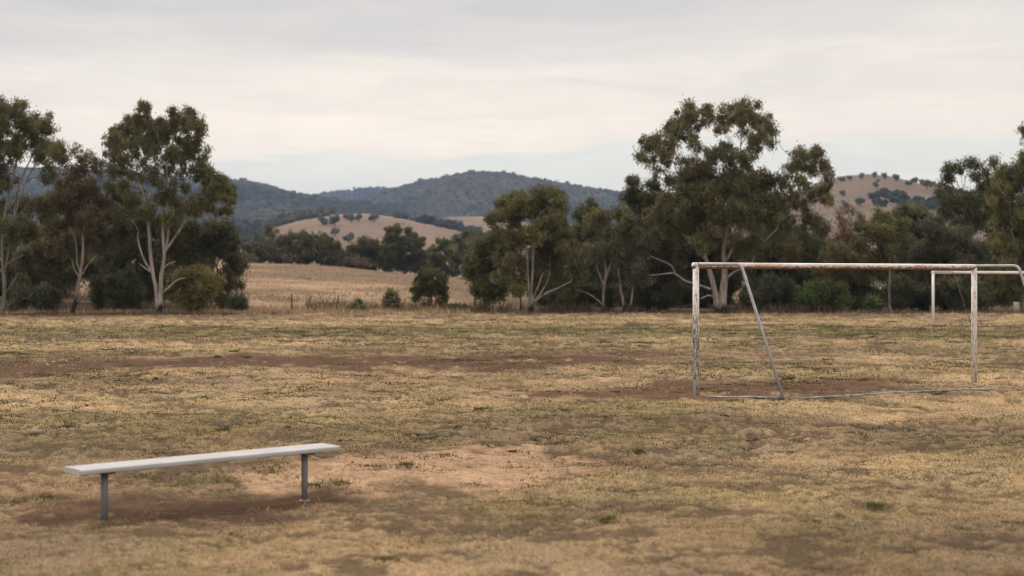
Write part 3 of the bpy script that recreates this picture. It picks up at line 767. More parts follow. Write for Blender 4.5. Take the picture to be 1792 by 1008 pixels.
# ---- the open paddock
tree('conifer_shrub', 'small cone-shaped olive shrub standing alone in the paddock', 'shrub', 686, 545, 100, [(684, 512, 9, 11, .9), (683, 525, 14, 12), (688, 537, 17, 12), (678, 538, 12, 10)], 'olive', BARK_DARK, trunk_w=3, group='bushes along the far edge', col2='grey', clump=5)
tree('small_tree', 'small round dark tree standing alone at the paddock edge', 'tree', 753, 543, 99, [(752, 480, 20, 14), (738, 490, 16, 14), (768, 492, 16, 14), (732, 508, 13, 14, .9), (775, 508, 13, 14, .9), (753, 502, 20, 16), (730, 524, 11, 11, .8), (742, 532, 8, 7, .6), (776, 525, 11, 9, .8)], 'dark', BARK_DARK, trunk_w=5, col2='olive', clump=6, k_leaf=1.1)
tree('bush', 'bright green small bush by the wire fence', 'bush', 627, 546, 98, [(626, 530, 9, 9), (618, 538, 11, 8), (634, 540, 10, 7)], 'bright', BARK_DARK, trunk_w=2, group='bushes along the far edge', clump=4, limbs=False)
tree('bush', 'tiny green bush in dry grass left of the bright green bush', 'bush', 566, 546, 98, [(565, 540, 8, 6)], 'olive', BARK_DARK, trunk_w=2, group='bushes along the far edge', clump=4, limbs=False)
tree('bush', 'low green bush right of the small round dark tree', 'bush', 800, 545, 99, [(798, 534, 13, 7), (784, 538, 9, 6), (812, 537, 9, 6)], 'olive', BARK_DARK, trunk_w=2, group='bushes along the far edge', clump=4, limbs=False)
tree('bush', 'twiggy grey-brown shrub beside the cone-shaped shrub', 'bush', 712, 547, 98, [(708, 536, 12, 8, .5), (720, 540, 10, 7, .5)], 'dry', BARK_GREY, trunk_w=2, group='bushes along the far edge', clump=4)
# ---- right group
tree('gum_tree', 'olive tree with foliage hanging to the grass beside the open paddock', 'tree', 858, 546, 97, [(842, 425, 18, 22), (832, 450, 22, 26), (826, 475, 18, 22), (850, 470, 24, 26), (842, 500, 20, 20), (855, 520, 18, 14, .9), (872, 505, 20, 18), (860, 445, 22, 24)], 'olive', BARK_DARK, trunk_w=5, group=G_R, col2='dark', k_leaf=1.15)
tree('gum_tree', 'big rounded olive gum with pale low fan of stems, next to the paddock', 'tree', 928, 547, 95, [(880, 360, 18, 20), (908, 345, 22, 18), (940, 340, 24, 16), (966, 340, 20, 16), (978, 358, 15, 18), (870, 385, 18, 20), (900, 375, 28, 24), (945, 372, 30, 24), (975, 385, 20, 22), (870, 415, 22, 22), (900, 410, 24, 20), (940, 405, 22, 18), (980, 415, 26, 22), (875, 450, 24, 22), (905, 450, 24, 22), (960, 445, 28, 24), (995, 440, 24, 22), (920, 360, 30, 20), (950, 420, 34, 22), (895, 430, 30, 22), (925, 470, 26, 18, .8), (965, 395, 26, 20), (890, 485, 26, 22), (970, 480, 30, 22), (1005, 475, 26, 22), (905, 510, 20, 16, .7), (985, 510, 28, 18, .8)],
     'olive', BARK_PALE, [[(928, 550, 9), (927, 520, 6), (924, 490, 5), (922, 450, 4.5), (918, 420, 3.5), (905, 400, 2.5)], [(930, 548, 8), (930, 510, 5), (932, 470, 5), (933, 430, 4.5), (930, 390, 3.5)], [(932, 530, 4), (945, 515, 4), (958, 492, 3), (962, 475, 2)], [(934, 530, 4), (952, 515, 4), (975, 505, 3.4), (1000, 492, 2.4)], [(930, 530, 4), (940, 505, 3.4), (950, 478, 2.4)], [(924, 490, 3), (915, 472, 2.4), (908, 466, 1.6)]], group=G_R, k_leaf=1.1, col2='yellow', mixn=.2)
tree('gum_tree', 'dark dome-topped tree seen behind, right of the big rounded gum', 'tree', 1030, 545, 114, auto_lobes(990, 348, 1066, 470, 14, .25), 'dark', BARK_DARK, group=G_R, col2='olive')
tree('gum_tree', 'greyish gum with yellow-tinted top and several pale forked stems', 'tree', 1058, 547, 97, [(1055, 378, 28, 16), (1085, 372, 20, 14), (1035, 400, 20, 20), (1065, 405, 28, 20, .8), (1100, 400, 22, 22), (1045, 435, 26, 20, .7), (1080, 440, 28, 22, .7), (1030, 465, 24, 20, .7), (1100, 460, 22, 22, .7), (1060, 475, 26, 18, .5), (1125, 430, 24, 26), (1120, 480, 24, 22)],
     'grey', BARK_PALE, [[(1055, 549, 6), (1056, 520, 5), (1058, 495, 4.6), (1060, 470, 3.6), (1055, 440, 2.6)], [(1057, 500, 4), (1048, 478, 3.2), (1043, 462, 2.4)], [(1058, 495, 4), (1066, 470, 3), (1075, 440, 2.4)], [(1056, 535, 3.4), (1042, 522, 3), (1025, 512, 2.4), (1000, 505, 1.8)], [(1092, 548, 6), (1090, 525, 5), (1086, 505, 4), (1082, 470, 2.6)], [(1102, 546, 6), (1106, 520, 4), (1108, 495, 3), (1105, 465, 2)]], group=G_R, col2='yellow', mixn=.4)
tree('gum_tree', 'dark uneven tree leaning against the left side of the tallest gum', 'tree', 1140, 547, 100, [(1110, 325, 20, 16, .7), (1100, 345, 18, 18, .8), (1145, 330, 20, 16, .7), (1125, 350, 26, 22), (1155, 360, 28, 24), (1110, 380, 26, 22), (1145, 395, 30, 26), (1175, 400, 28, 26), (1120, 420, 28, 24), (1160, 435, 30, 26), (1140, 470, 30, 24), (1175, 475, 28, 24), (1115, 505, 26, 22), (1150, 515, 30, 22), (1185, 515, 26, 22)], 'dark', BARK_GREY, group=G_R, col2='olive', k_leaf=1.15)
tree('gum_tree', 'tallest gum, pale twin trunks and high umbrella crowns, behind the near goal', 'tree', 1262, 547, 95,
     [(1212, 192, 24, 12, .9), (1232, 200, 14, 14, .9), (1195, 208, 24, 16), (1220, 212, 24, 16), (1172, 225, 20, 16), (1190, 235, 24, 18, .9), (1152, 248, 20, 16), (1168, 258, 24, 18, .9), (1130, 255, 14, 14, .8), (1124, 272, 10, 12, .7), (1140, 285, 16, 12, .5), (1215, 242, 16, 16, .5), (1150, 302, 14, 14, .4), (1170, 285, 20, 14, .5),
      (1282, 190, 24, 14, .9), (1308, 186, 22, 12, .9), (1298, 205, 32, 16), (1265, 210, 16, 14, .9), (1330, 208, 22, 16), (1346, 228, 16, 16, .8), (1330, 240, 22, 18, .8), (1352, 252, 14, 10, .6), (1322, 262, 20, 14, .6), (1262, 225, 14, 10, .7), (1300, 230, 16, 10, .5),
      (1210, 292, 30, 18, .8), (1250, 278, 26, 18, .9), (1275, 262, 18, 16, .8), (1295, 282, 26, 18, .9), (1235, 305, 34, 18), (1185, 318, 30, 18, .9), (1280, 310, 30, 18, .8), (1200, 345, 38, 22), (1245, 345, 36, 22), (1170, 355, 28, 20), (1290, 345, 32, 22, .9), (1325, 305, 18, 14, .5), (1340, 318, 26, 18, .8), (1320, 345, 30, 22),
      (1398, 272, 20, 12, .8), (1425, 270, 18, 14, .9), (1385, 288, 16, 14, .7), (1410, 290, 24, 16, .9), (1438, 295, 16, 18, .8), (1452, 305, 9, 14, .8), (1445, 325, 12, 12, .7), (1400, 315, 22, 14, .6), (1370, 320, 18, 18, .7), (1425, 340, 26, 16, .8), (1445, 352, 14, 14, .7), (1390, 350, 30, 20, .9), (1360, 350, 24, 20),
      (1225, 320, 40, 22), (1265, 330, 40, 22), (1300, 320, 34, 20), (1150, 375, 24, 18), (1340, 370, 34, 20), (1275, 365, 40, 20), (1220, 365, 40, 20), (1215, 262, 14, 12, .5),
      (1215, 385, 34, 24), (1260, 390, 30, 22, .7), (1310, 385, 34, 24, .8), (1180, 395, 30, 24), (1360, 390, 34, 24, .9), (1410, 385, 32, 22, .9), (1230, 430, 28, 20, .6), (1320, 430, 34, 24, .7), (1370, 430, 34, 26, .8)],
     'olive', BARK_PALE, [[(1264, 550, 22), (1265, 520, 17), (1268, 490, 14), (1268, 460, 10), (1266, 435, 8), (1270, 410, 8), (1276, 380, 7), (1286, 350, 6), (1292, 315, 5), (1298, 282, 4), (1296, 255, 3), (1300, 232, 2.4)], [(1258, 548, 16), (1252, 515, 12), (1245, 485, 11), (1236, 455, 8), (1224, 420, 7.5), (1219, 385, 6.5), (1217, 345, 5), (1216, 300, 3.6), (1220, 255, 2.6)],
      [(1272, 455, 5.5), (1282, 435, 5), (1296, 412, 4.6), (1312, 392, 3.6), (1330, 372, 2.4)], [(1286, 428, 4.5), (1296, 400, 3.6), (1304, 382, 2.4)], [(1270, 488, 5), (1285, 476, 4.2), (1300, 470, 3)], [(1250, 508, 5), (1235, 503, 4.4), (1218, 497, 4), (1200, 492, 3.8), (1186, 482, 3.6), (1176, 478, 3.2), (1158, 480, 2.6), (1136, 482, 1.8)],
      [(1182, 480, 3), (1175, 465, 2.4), (1155, 455, 2), (1138, 448, 1.6)], [(1222, 440, 4), (1212, 425, 3.6), (1198, 410, 3), (1186, 392, 2.4), (1178, 380, 1.6)], [(1220, 410, 3.4), (1208, 402, 2.8), (1200, 395, 2)], [(1218, 395, 3), (1212, 385, 2.8), (1203, 384, 2)], [(1245, 470, 4), (1240, 462, 3), (1236, 452, 2.6)], [(1250, 520, 4), (1240, 517, 3), (1226, 523, 2.4)],
      [(1315, 462, 3.4), (1325, 440, 3), (1345, 415, 2.6), (1360, 400, 2.4), (1362, 385, 2), (1372, 375, 1.4)], [(1286, 350, 3), (1305, 325, 2.6), (1330, 315, 2)], [(1217, 340, 3), (1195, 300, 2.6), (1180, 260, 2)], [(1292, 315, 2.6), (1280, 280, 2.2), (1275, 240, 1.8)], [(1310, 392, 3), (1350, 365, 2.6), (1385, 330, 2.2), (1400, 290, 1.6)]],
     group=G_R, droop=.7, col2='brown', mixn=.3, clump=8)
tree('gum_tree', 'dark dense tree mass under the right half of the tallest gum', 'tree', 1375, 546, 104, auto_lobes(1300, 385, 1465, 545, 30, .2), 'dark', BARK_DARK, group=G_R, col2='bluish', k_leaf=1.15)
tree('gum_tree', 'dark bushy tree behind the twin trunks of the tallest gum', 'tree', 1225, 546, 108, auto_lobes(1150, 380, 1305, 540, 28, .2), 'dark', BARK_DARK, group=G_R, k_leaf=1.1)
tree('gum_tree', 'half-bare brownish-grey tree in the gap below the right tan hill', 'tree', 1486, 545, 106, [(1484, 372, 16, 14, .3), (1470, 385, 14, 14, .3), (1500, 388, 12, 14, .3), (1482, 405, 22, 18, .55), (1470, 430, 24, 20, .7), (1498, 430, 20, 20, .7), (1480, 460, 26, 22, .8)], 'dry', BARK_GREY, trunk_w=5, group=G_R, col2='rust')
tree('gum_tree', 'pale yellow-olive tree behind the middle of the near crossbar', 'tree', 1462, 546, 100, [(1466, 440, 18, 12), (1455, 455, 22, 14), (1485, 455, 18, 14), (1450, 480, 24, 18), (1475, 485, 26, 20), (1500, 490, 22, 20, .8), (1445, 505, 20, 16)], 'yellow', BARK_GREY, trunk_w=5, group=G_R, col2='grey', mixn=.6)
tree('bush', 'large mid-green bush seen through the middle of the near goal', 'bush', 1445, 547, 96, auto_lobes(1402, 488, 1498, 548, 14, .3), 'bright', BARK_DARK, trunk_w=4, group='bushes along the far edge', col2='olive', mixn=.45)
tree('bush', 'small rounded bright green bush left of the far goal', 'bush', 1527, 547, 96, auto_lobes(1506, 520, 1548, 548, 7, .34), 'bright', BARK_DARK, trunk_w=3, group='bushes along the far edge', mixn=.2, col2='yellow')
tree('gum_tree', 'round-headed olive tree below the right tan hill, visible trunk', 'tree', 1557, 547, 98, [(1545, 385, 28, 16), (1520, 402, 22, 18), (1572, 400, 20, 18), (1545, 412, 32, 20), (1512, 425, 16, 16), (1582, 420, 14, 16), (1560, 435, 22, 16, .7), (1525, 448, 26, 18), (1550, 462, 28, 18, .8), (1515, 475, 24, 18)], 'olive', BARK_GREY, [[(1557, 550, 6), (1556, 510, 5), (1557, 470, 4.4), (1554, 440, 3.6), (1545, 420, 2.6)], [(1556, 455, 3), (1570, 435, 2.4), (1580, 420, 1.8)]], group=G_R, k_leaf=1.1, col2='yellow', mixn=.2)
tree('gum_tree', 'dark flat-topped tree rising behind the round-headed olive tree', 'tree', 1595, 545, 116, auto_lobes(1548, 350, 1645, 470, 14, .24), 'dark', BARK_DARK, group=G_R, col2='olive')
tree('gum_tree', 'wide grey-green round tree above the left post of the far goal', 'tree', 1655, 547, 101, auto_lobes(1585, 378, 1722, 545, 30, .2), 'grey', BARK_GREY, group=G_R, col2='dark', mixn=.4, k_leaf=1.1)
tree('gum_tree', 'spreading dark tree with see-through top left of the right-edge tree', 'tree', 1700, 546, 109, [(1660, 300, 16, 12, .8), (1680, 292, 18, 10, .9), (1705, 290, 18, 10, .9), (1735, 292, 18, 12, .9), (1655, 318, 16, 12, .8), (1645, 340, 14, 10, .8), (1670, 345, 20, 14, .9), (1715, 315, 20, 14, .6), (1745, 320, 22, 22), (1690, 350, 24, 18, .9), (1720, 350, 30, 24), (1660, 370, 26, 16), (1700, 385, 34, 22)], 'dark', BARK_GREY, group=G_R, col2='olive')
tree('gum_tree', 'big drooping olive tree cut off by the right edge of the photo', 'tree', 1790, 548, 97, [(1797, 240, 12, 22, .8), (1800, 280, 20, 20), (1760, 305, 24, 18), (1785, 310, 28, 22), (1820, 300, 40, 40), (1745, 340, 24, 24), (1780, 350, 34, 26), (1820, 370, 40, 40), (1755, 385, 28, 26), (1790, 400, 34, 28), (1760, 430, 30, 26), (1795, 450, 34, 30), (1750, 470, 28, 26), (1780, 495, 32, 26), (1740, 510, 26, 24), (1830, 460, 40, 50)], 'olive', BARK_GREY, group=G_R, col2='yellow', mixn=.25, droop=1.0, k_leaf=1.1)
tree('bush', 'dull olive shrub behind and between the two bright green bushes', 'bush', 1505, 548, 101, auto_lobes(1470, 490, 1560, 548, 12, .3), 'olive', BARK_DARK, trunk_w=3, group='bushes along the far edge', col2='dark', mixn=.4)
tree('bush', 'dark understorey shrub seen through the far goal', 'bush', 1690, 548, 98, auto_lobes(1610, 480, 1745, 548, 16, .3), 'dark', BARK_DARK, trunk_w=3, group='bushes along the far edge', col2='grey', mixn=.25)
tree('bush', 'dark shrub behind the slanted brace of the near goal', 'bush', 1345, 548, 98, auto_lobes(1290, 480, 1408, 548, 14, .3), 'dark', BARK_DARK, trunk_w=3, group='bushes along the far edge', col2='bluish')
tree('bush', 'dark low shrub under the big rounded gum and the forked grey gum', 'bush', 1010, 548, 100, auto_lobes(950, 490, 1080, 548, 14, .3), 'dark', BARK_DARK, trunk_w=3, group='bushes along the far edge', col2='brown')
tree('bush', 'dark shrub at the foot of the tallest gum, left of the near goal', 'bush', 1160, 548, 99, auto_lobes(1085, 485, 1235, 548, 16, .28), 'dark', BARK_DARK, trunk_w=3, group='bushes along the far edge', col2='olive')
tree('bush', 'dark shrub between the small bright bush and the far goal', 'bush', 1580, 548, 100, auto_lobes(1540, 485, 1630, 548, 12, .3), 'dark', BARK_DARK, trunk_w=3, group='bushes along the far edge', col2='grey', mixn=.25)
# ---- back rows
def back(label, x0, top, x1, d, col, col2='olive', k=20):
    tree('gum_tree', label, 'tree', (x0+x1)/2+rng.uniform(-8, 8), 546, d, auto_lobes(x0, top, x1, 546, k, .22), col, BARK_DARK, group=G_L if x1 < 450 else G_R, col2=col2, k_leaf=1.25, leaf=.2, clump=10, limbs=False)
back('shadowy tree at the back of the left grove, beyond the left-edge gum', -60, 400, 45, 114, 'dark')
back('shadowy tree at the back of the left grove, beyond the low dark spreading shrub', 30, 410, 135, 116, 'brown', 'dark')
back('shadowy tree at the back of the left grove, beyond the thin-topped gum', 150, 395, 250, 113, 'olive', 'dark')
back('shadowy tree at the back of the left grove, beyond the yellow-olive bush', 255, 400, 350, 115, 'dark', 'brown')
back('back-row tree filling the gap behind the big rounded gum', 915, 390, 1020, 112, 'dark')
back('back-row tree filling the gap behind the forked grey gum', 1005, 400, 1120, 111, 'olive', 'dark')
back('back-row tree behind the left crown edge of the tallest gum', 1090, 360, 1200, 113, 'dark', 'brown')
back('back-row tree directly beyond the twin trunks of the tallest gum', 1190, 345, 1310, 116, 'olive', 'dark')
back('back-row tree beyond the slanted brace of the near goal', 1290, 350, 1410, 115, 'dark', 'brown')
back('back-row tree at the left side of the gap under the right tan hill', 1390, 385, 1475, 113, 'olive', 'grey')
back('low back-row tree in the gap under the right tan hill', 1450, 425, 1535, 115, 'dark', 'grey', 14)
back('back-row tree beyond the round-headed olive tree', 1520, 400, 1620, 117, 'dark', 'olive')
back('back-row tree beyond the wide grey-green round tree', 1610, 375, 1720, 118, 'olive', 'dark')
back('back-row tree beyond the right-edge drooping tree', 1700, 350, 1830, 116, 'dark', 'brown')
# ---- trees behind the paddock crest
def mid(label, bx, by, d, lobes, col, col2=None, tw=3, bark=BARK_GREY, **kw):
    lo, hi = min(l[0]-l[2] for l in lobes), max(l[0]+l[2] for l in lobes)
    if tw == 3: lobes = list(lobes)+[(lerp(lo, hi, t), by-rng.uniform(8, 15), (hi-lo)*.22, 11, .8) for t in (.2, .5, .8)]
    tree('gum_tree', label, 'tree', bx, by, d, lobes, col, bark, trunk_w=tw, group=G_M, col2=col2, clump=5, leaf=.36, k_leaf=1.5, **kw)
mid('grey-green tree at the left end of the row behind the paddock crest', 452, 462, 232, auto_lobes(425, 412, 480, 460, 10, .28), 'bluish', 'grey')
mid('small dark-topped tree standing above the left of the crest row', 475, 460, 262, [(475, 403, 11, 8), (474, 412, 8, 7), (480, 425, 14, 12)], 'dark')
mid('slim pale-stemmed brownish tree in the crest row left of the umbrella tree', 487, 462, 234, [(485, 425, 16, 10, .8), (480, 440, 16, 10, .7), (496, 438, 14, 10, .7)], 'brown', 'grey', bark=BARK_PALE, stems=[[(487, 466, 3), (486, 448, 2.4), (480, 432, 1.6)], [(486, 450, 2), (494, 432, 1.4)]])
mid('dark flat-topped tree left of centre in the crest row', 518, 464, 236, [(520, 412, 20, 9), (505, 422, 16, 9), (538, 420, 18, 10), (520, 432, 28, 12), (500, 440, 18, 12, .8), (540, 442, 18, 12, .8)], 'dark', 'olive', bark=BARK_PALE, stems=[[(536, 466, 3), (535, 452, 2.4), (528, 440, 1.6)], [(526, 464, 2.6), (524, 448, 1.8)]])
mid('umbrella-shaped tree with white forked trunk in the crest row', 561, 466, 238, [(548, 417, 20, 8), (568, 420, 18, 9), (585, 430, 14, 10), (540, 428, 16, 10, .8), (560, 432, 24, 9, .6), (578, 444, 18, 10, .8), (548, 446, 16, 10, .7)], 'dark', 'olive', bark=BARK_PALE, stems=[[(561, 468, 4), (563, 448, 3.4), (558, 432, 2.4), (556, 420, 1.6)], [(563, 448, 3), (572, 437, 2.4), (580, 433, 1.6)], [(560, 448, 2.2), (550, 434, 1.6)]])
mid('low dark tree right of the white-forked umbrella tree', 592, 469, 244, auto_lobes(570, 430, 612, 470, 9, .3), 'bluish', 'dark')
mid('reddish-brown bush at the crest between two dark trees', 625, 472, 236, [(620, 458, 16, 9), (636, 462, 14, 9), (608, 464, 10, 7)], 'rust', 'brown', tw=2)
mid('broad round dark tree left of the tallest crest tree', 645, 474, 240, [(640, 422, 18, 10), (620, 434, 16, 11), (660, 430, 18, 11), (640, 442, 30, 14), (615, 452, 16, 12), (665, 450, 20, 14), (640, 462, 30, 12)], 'dark', 'bluish')
mid('tallest tree of the crest row, dark with a split top', 708, 479, 240, [(690, 402, 18, 9), (715, 404, 10, 8, .8), (680, 415, 16, 10), (722, 414, 12, 9), (700, 420, 26, 12), (735, 425, 12, 12), (712, 438, 34, 14), (680, 440, 20, 14), (738, 445, 14, 12), (705, 456, 34, 12), (725, 464, 22, 8, .8)], 'dark', 'olive', bark=BARK_DARK)
mid('olive round tree right of the tallest crest tree', 775, 482, 246, [(775, 428, 20, 10), (758, 440, 16, 12), (790, 440, 18, 12), (770, 452, 28, 13), (765, 464, 22, 9, .8)], 'olive', 'grey')
mid('grey-green tree at the right end of the crest row beside the hanging olive tree', 818, 486, 250, [(815, 412, 20, 11), (800, 425, 18, 12), (835, 425, 18, 13), (818, 440, 28, 14), (845, 445, 16, 16), (810, 458, 26, 12), (840, 465, 20, 12)], 'bluish', 'olive')
mid('small bush on the crest far left, seen past the left grove', 440, 463, 225, [(438, 452, 12, 8), (446, 455, 8, 6)], 'grey', tw=2)
# ---- trees dotted on the tan hills
def hilltree(label, px, py, w, h, zf, dguess, group, col='bluish'):
    """small crown with trunk; the foot stands on the hill where the line of sight meets it"""
    ds = np.linspace(dguess[0], dguess[1], 400); zs = zf(np.full(400, float(px)), ds); line = CH-(py-HZ)/F*ds
    i = np.argmax(zs >= line) if (zs >= line).any() else int(np.argmax(zs-line))
    d = ds[i]; s = d/F; x = (px-896)*s; z = float(zs[i])
    root = empty('hill_tree', (x, d, z)); tag(root, label, 'tree', group)
    n = 10
    c = np.stack([rng.uniform(-.30, .30, n)*w*s, rng.uniform(-.3, .3, n)*w*s, (h*.60+rng.uniform(-.30, .24, n)*h)*s], 1)
    rad = rng.uniform(.20, .32, n)*min(w*1.1, h*1.1)*s
    v, f, cc = far_crowns(c, rad, np.tile(np.array(LC[col])*.8, (n, 1))*rng.uniform(.8, 1.2, (n, 1)), 2)
    mesh_np('crown', v, f, M_FOREST, root, cols=cc)
    T = Tubes(); T.add(np.array([[0, 0, -.5], [0, 0, h*.3*s], [rng.normal(0, .1)*w*s, 0, h*.6*s]]), [.35, .28, .15], 5); T.build('trunk', BARK_DARK, root)
GH1 = 'trees dotted on the middle tan hill'; GH3 = 'trees dotted on the right tan hill'
for lab, px, py, w, h in [('dark tree low on the left flank of the middle tan hill above the crest row', 452, 420, 22, 10),
        ('tree under the wooded brow, first of the row on the middle tan hill', 566, 394, 18, 13), ('round tree just left of the summit pair on the middle tan hill', 586, 396, 15, 16),
        ('left tree of the close pair below the summit of the middle tan hill', 606, 386, 9, 10), ('right tree of the close pair below the summit of the middle tan hill', 615, 390, 10, 14),
        ('pale small tree between the close pair and the summit clump on the middle tan hill', 628, 388, 10, 11), ('widest dark tree at the summit of the middle tan hill', 655, 388, 20, 13),
        ('lone round tree halfway down the middle tan hill, below the summit pair', 586, 414, 13, 13), ('lone tree lowest on the open slope of the middle tan hill', 609, 424, 18, 14)]:
    hilltree(lab, px, py, w*1.25, h*1.2, gold_z, (540, 1060), GH1)
for lab, px, py, w, h in [('dark tree on the small tan patch left of the big rounded gum', 802, 398, 20, 14), ('wide dark tree low on the small tan patch by the big rounded gum', 836, 408, 34, 13)]:
    hilltree(lab, px, py, w, h, gold2_z, (920, 1510), 'trees on the small tan hill')
for lab, px, py, w, h in [('low dark tree on the skyline at the left of the right tan hill', 1473, 318, 12, 8), ('wider dark tree second from left on the skyline of the right tan hill', 1488, 316, 16, 9),
        ('thin V-shaped tree on the skyline of the right tan hill', 1508, 313, 10, 9), ('small lollipop tree at the top of the right tan hill', 1530, 311, 9, 10),
        ('broad dark tree right of the lollipop tree on the tan hilltop', 1549, 313, 16, 10), ('leaning round tree on the right shoulder of the right tan hill', 1569, 318, 13, 12),
        ('small tree on the descending skyline of the right tan hill', 1590, 324, 16, 9), ('large dark tree at the right end of the tan hill skyline', 1622, 330, 28, 14),
        ('narrow tree just below the top of the right tan hill', 1534, 330, 10, 16), ('small round tree on the open left slope of the right tan hill', 1474, 343, 12, 10),
        ('round tree lower on the right tan hill, right of centre', 1504, 361, 18, 13), ('low wide tree lower on the right tan hill behind the half-bare tree', 1481, 363, 24, 11)]:
    hilltree(lab, px, py, w*1.0, h*1.1, gold3_z, (520, 1010), GH3)

# ------------------------------------------------------------------ wire fence across the paddock
def build_fence():
    d = 99.0; root = empty('wire_fence', P(600, 547, d)*np.array([1, 1, 0]))
    tag(root, 'old post and wire fence in tall grass at the paddock edge', 'fence')
    b = np.array(root.location)
    xs = [(u-896)/F*d for u in (340, 423, 511, 592, 671, 750, 831, 912)]
    tops = []
    for x in xs:
        z = float(tz(np.array([x]), np.array([d]))[0])
        tp = np.array([x+rng.normal(0, .03), d+rng.normal(0, .03), z+.98+rng.uniform(-.08, .08)])
        T = Tubes(); T.add(np.array([[x, d, z-.3], (np.array([x, d, z])+tp)/2, tp]), [.06, .058, .05], 7, wob=.2)
        T.build('post', BARK_DARK, root, origin=b); tops.append(tp)
    m, nt, out = new_mat('fence_wire'); vec = coords(nt)
    finish(nt, out, ramp(nt, [(.3, (.16, .12, .1)), (.7, (.28, .27, .26))], noise(nt, vec, 3)), .6, metal=.5)
    for h in (.08, .3, .52):
        T = Tubes(); pts = []
        for i, t in enumerate(tops):
            pts.append(t-np.array([0, .08, h]))
            if i < len(tops)-1: pts.append((t+tops[i+1])/2-np.array([0, .08, h+.03]))
        T.add(np.array(pts), .006, 4); T.build('wire', m, root, origin=b)
build_fence()
def build_stump():
    d = 96.0; x = (1778-896)/F*d; z = float(tz(np.array([x]), np.array([d]))[0])
    T = Tubes(); T.add(np.array([[0, 0, -.1], [0, 0, .25], [.02, 0, .62]]), [.2, .17, .16], 9, wob=.2)
    o = T.build('tree_stump', bark_mat('cut_stump_wood', (.46, .40, .34), (.26, .21, .17), 0.0, .42)); o.location = (x, d, z)
    tag(o, 'pale cut stump in front of the right-edge tree', 'stump')
build_stump()

# ------------------------------------------------------------------ goals
def paint_mat(name, rust_amt, bottom=False, dirt=(.55, .46, .38), vertical=True, white=(.72, .69, .66), bare=0.0):
    m, nt, out = new_mat(name)
    sc = (1, 1, .30) if vertical else (.45, 1, 1)
    v = coords(nt, 'Object', sc)
    n1 = noise(nt, v, 19, 6, .65); n2 = noise(nt, v, 55, 5, .65); n3 = noise(nt, v, 2.2, 3, .5)
    c = mixc(nt, white, dirt, ramp(nt, [(.40, (0, 0, 0)), (.66, (1, 1, 1))], n3))
    mix = math_(nt, 'ADD', math_(nt, 'MULTIPLY', n1, .55), math_(nt, 'MULTIPLY', n2, .45))
    if bottom:
        tc = nt.nodes.new('ShaderNodeTexCoord'); sx = nt.nodes.new('ShaderNodeSeparateXYZ'); nt.links.new(tc.outputs['Object'], sx.inputs[0])
        mix = math_(nt, 'ADD', mix, math_(nt, 'MULTIPLY', sx.outputs[2], -2.6))
    if bare:
        tc = nt.nodes.new('ShaderNodeTexCoord'); sx = nt.nodes.new('ShaderNodeSeparateXYZ'); nt.links.new(tc.outputs['Object'], sx.inputs[0])
        hb = math_(nt, 'SUBTRACT', 1, math_(nt, 'ABSOLUTE', math_(nt, 'MULTIPLY', math_(nt, 'SUBTRACT', sx.outputs[2], 1.0), 1.25)), True)
        mix = math_(nt, 'ADD', mix, math_(nt, 'MULTIPLY', hb, bare))
    r = ramp(nt, [(1-rust_amt-.10, (0, 0, 0)), (1-rust_amt, (1, 1, 1))], mix)
    flake = ramp(nt, [(.35, (.10, .052, .034)), (.5, (.20, .115, .075)), (.68, (.33, .20, .13))], n2)
    if bare: flake = ramp(nt, [(.4, (.075, .07, .07)), (.6, (.19, .17, .155))], n2)
    c = mixc(nt, c, flake, r)
    finish(nt, out, c, .72, math_(nt, 'MULTIPLY', r, -1.0), .5, .004, spec=.25)
    return m
def galv_mat(name, c0, c1, metal=.3):
    m, nt, out = new_mat(name); v = coords(nt, 'Object')
    n1 = noise(nt, v, 7, 5, .6); n2 = noise(nt, v, 40, 3)
    c = mixc(nt, ramp(nt, [(.35, c0), (.65, c1)], n1), ramp(nt, [(.3, (.75, .75, .75)), (.6, (1, 1, 1))], n2), .6, 'MULTIPLY')
    finish(nt, out, c, .55, n2, .1, .002, metal=metal, spec=.3)
    return m
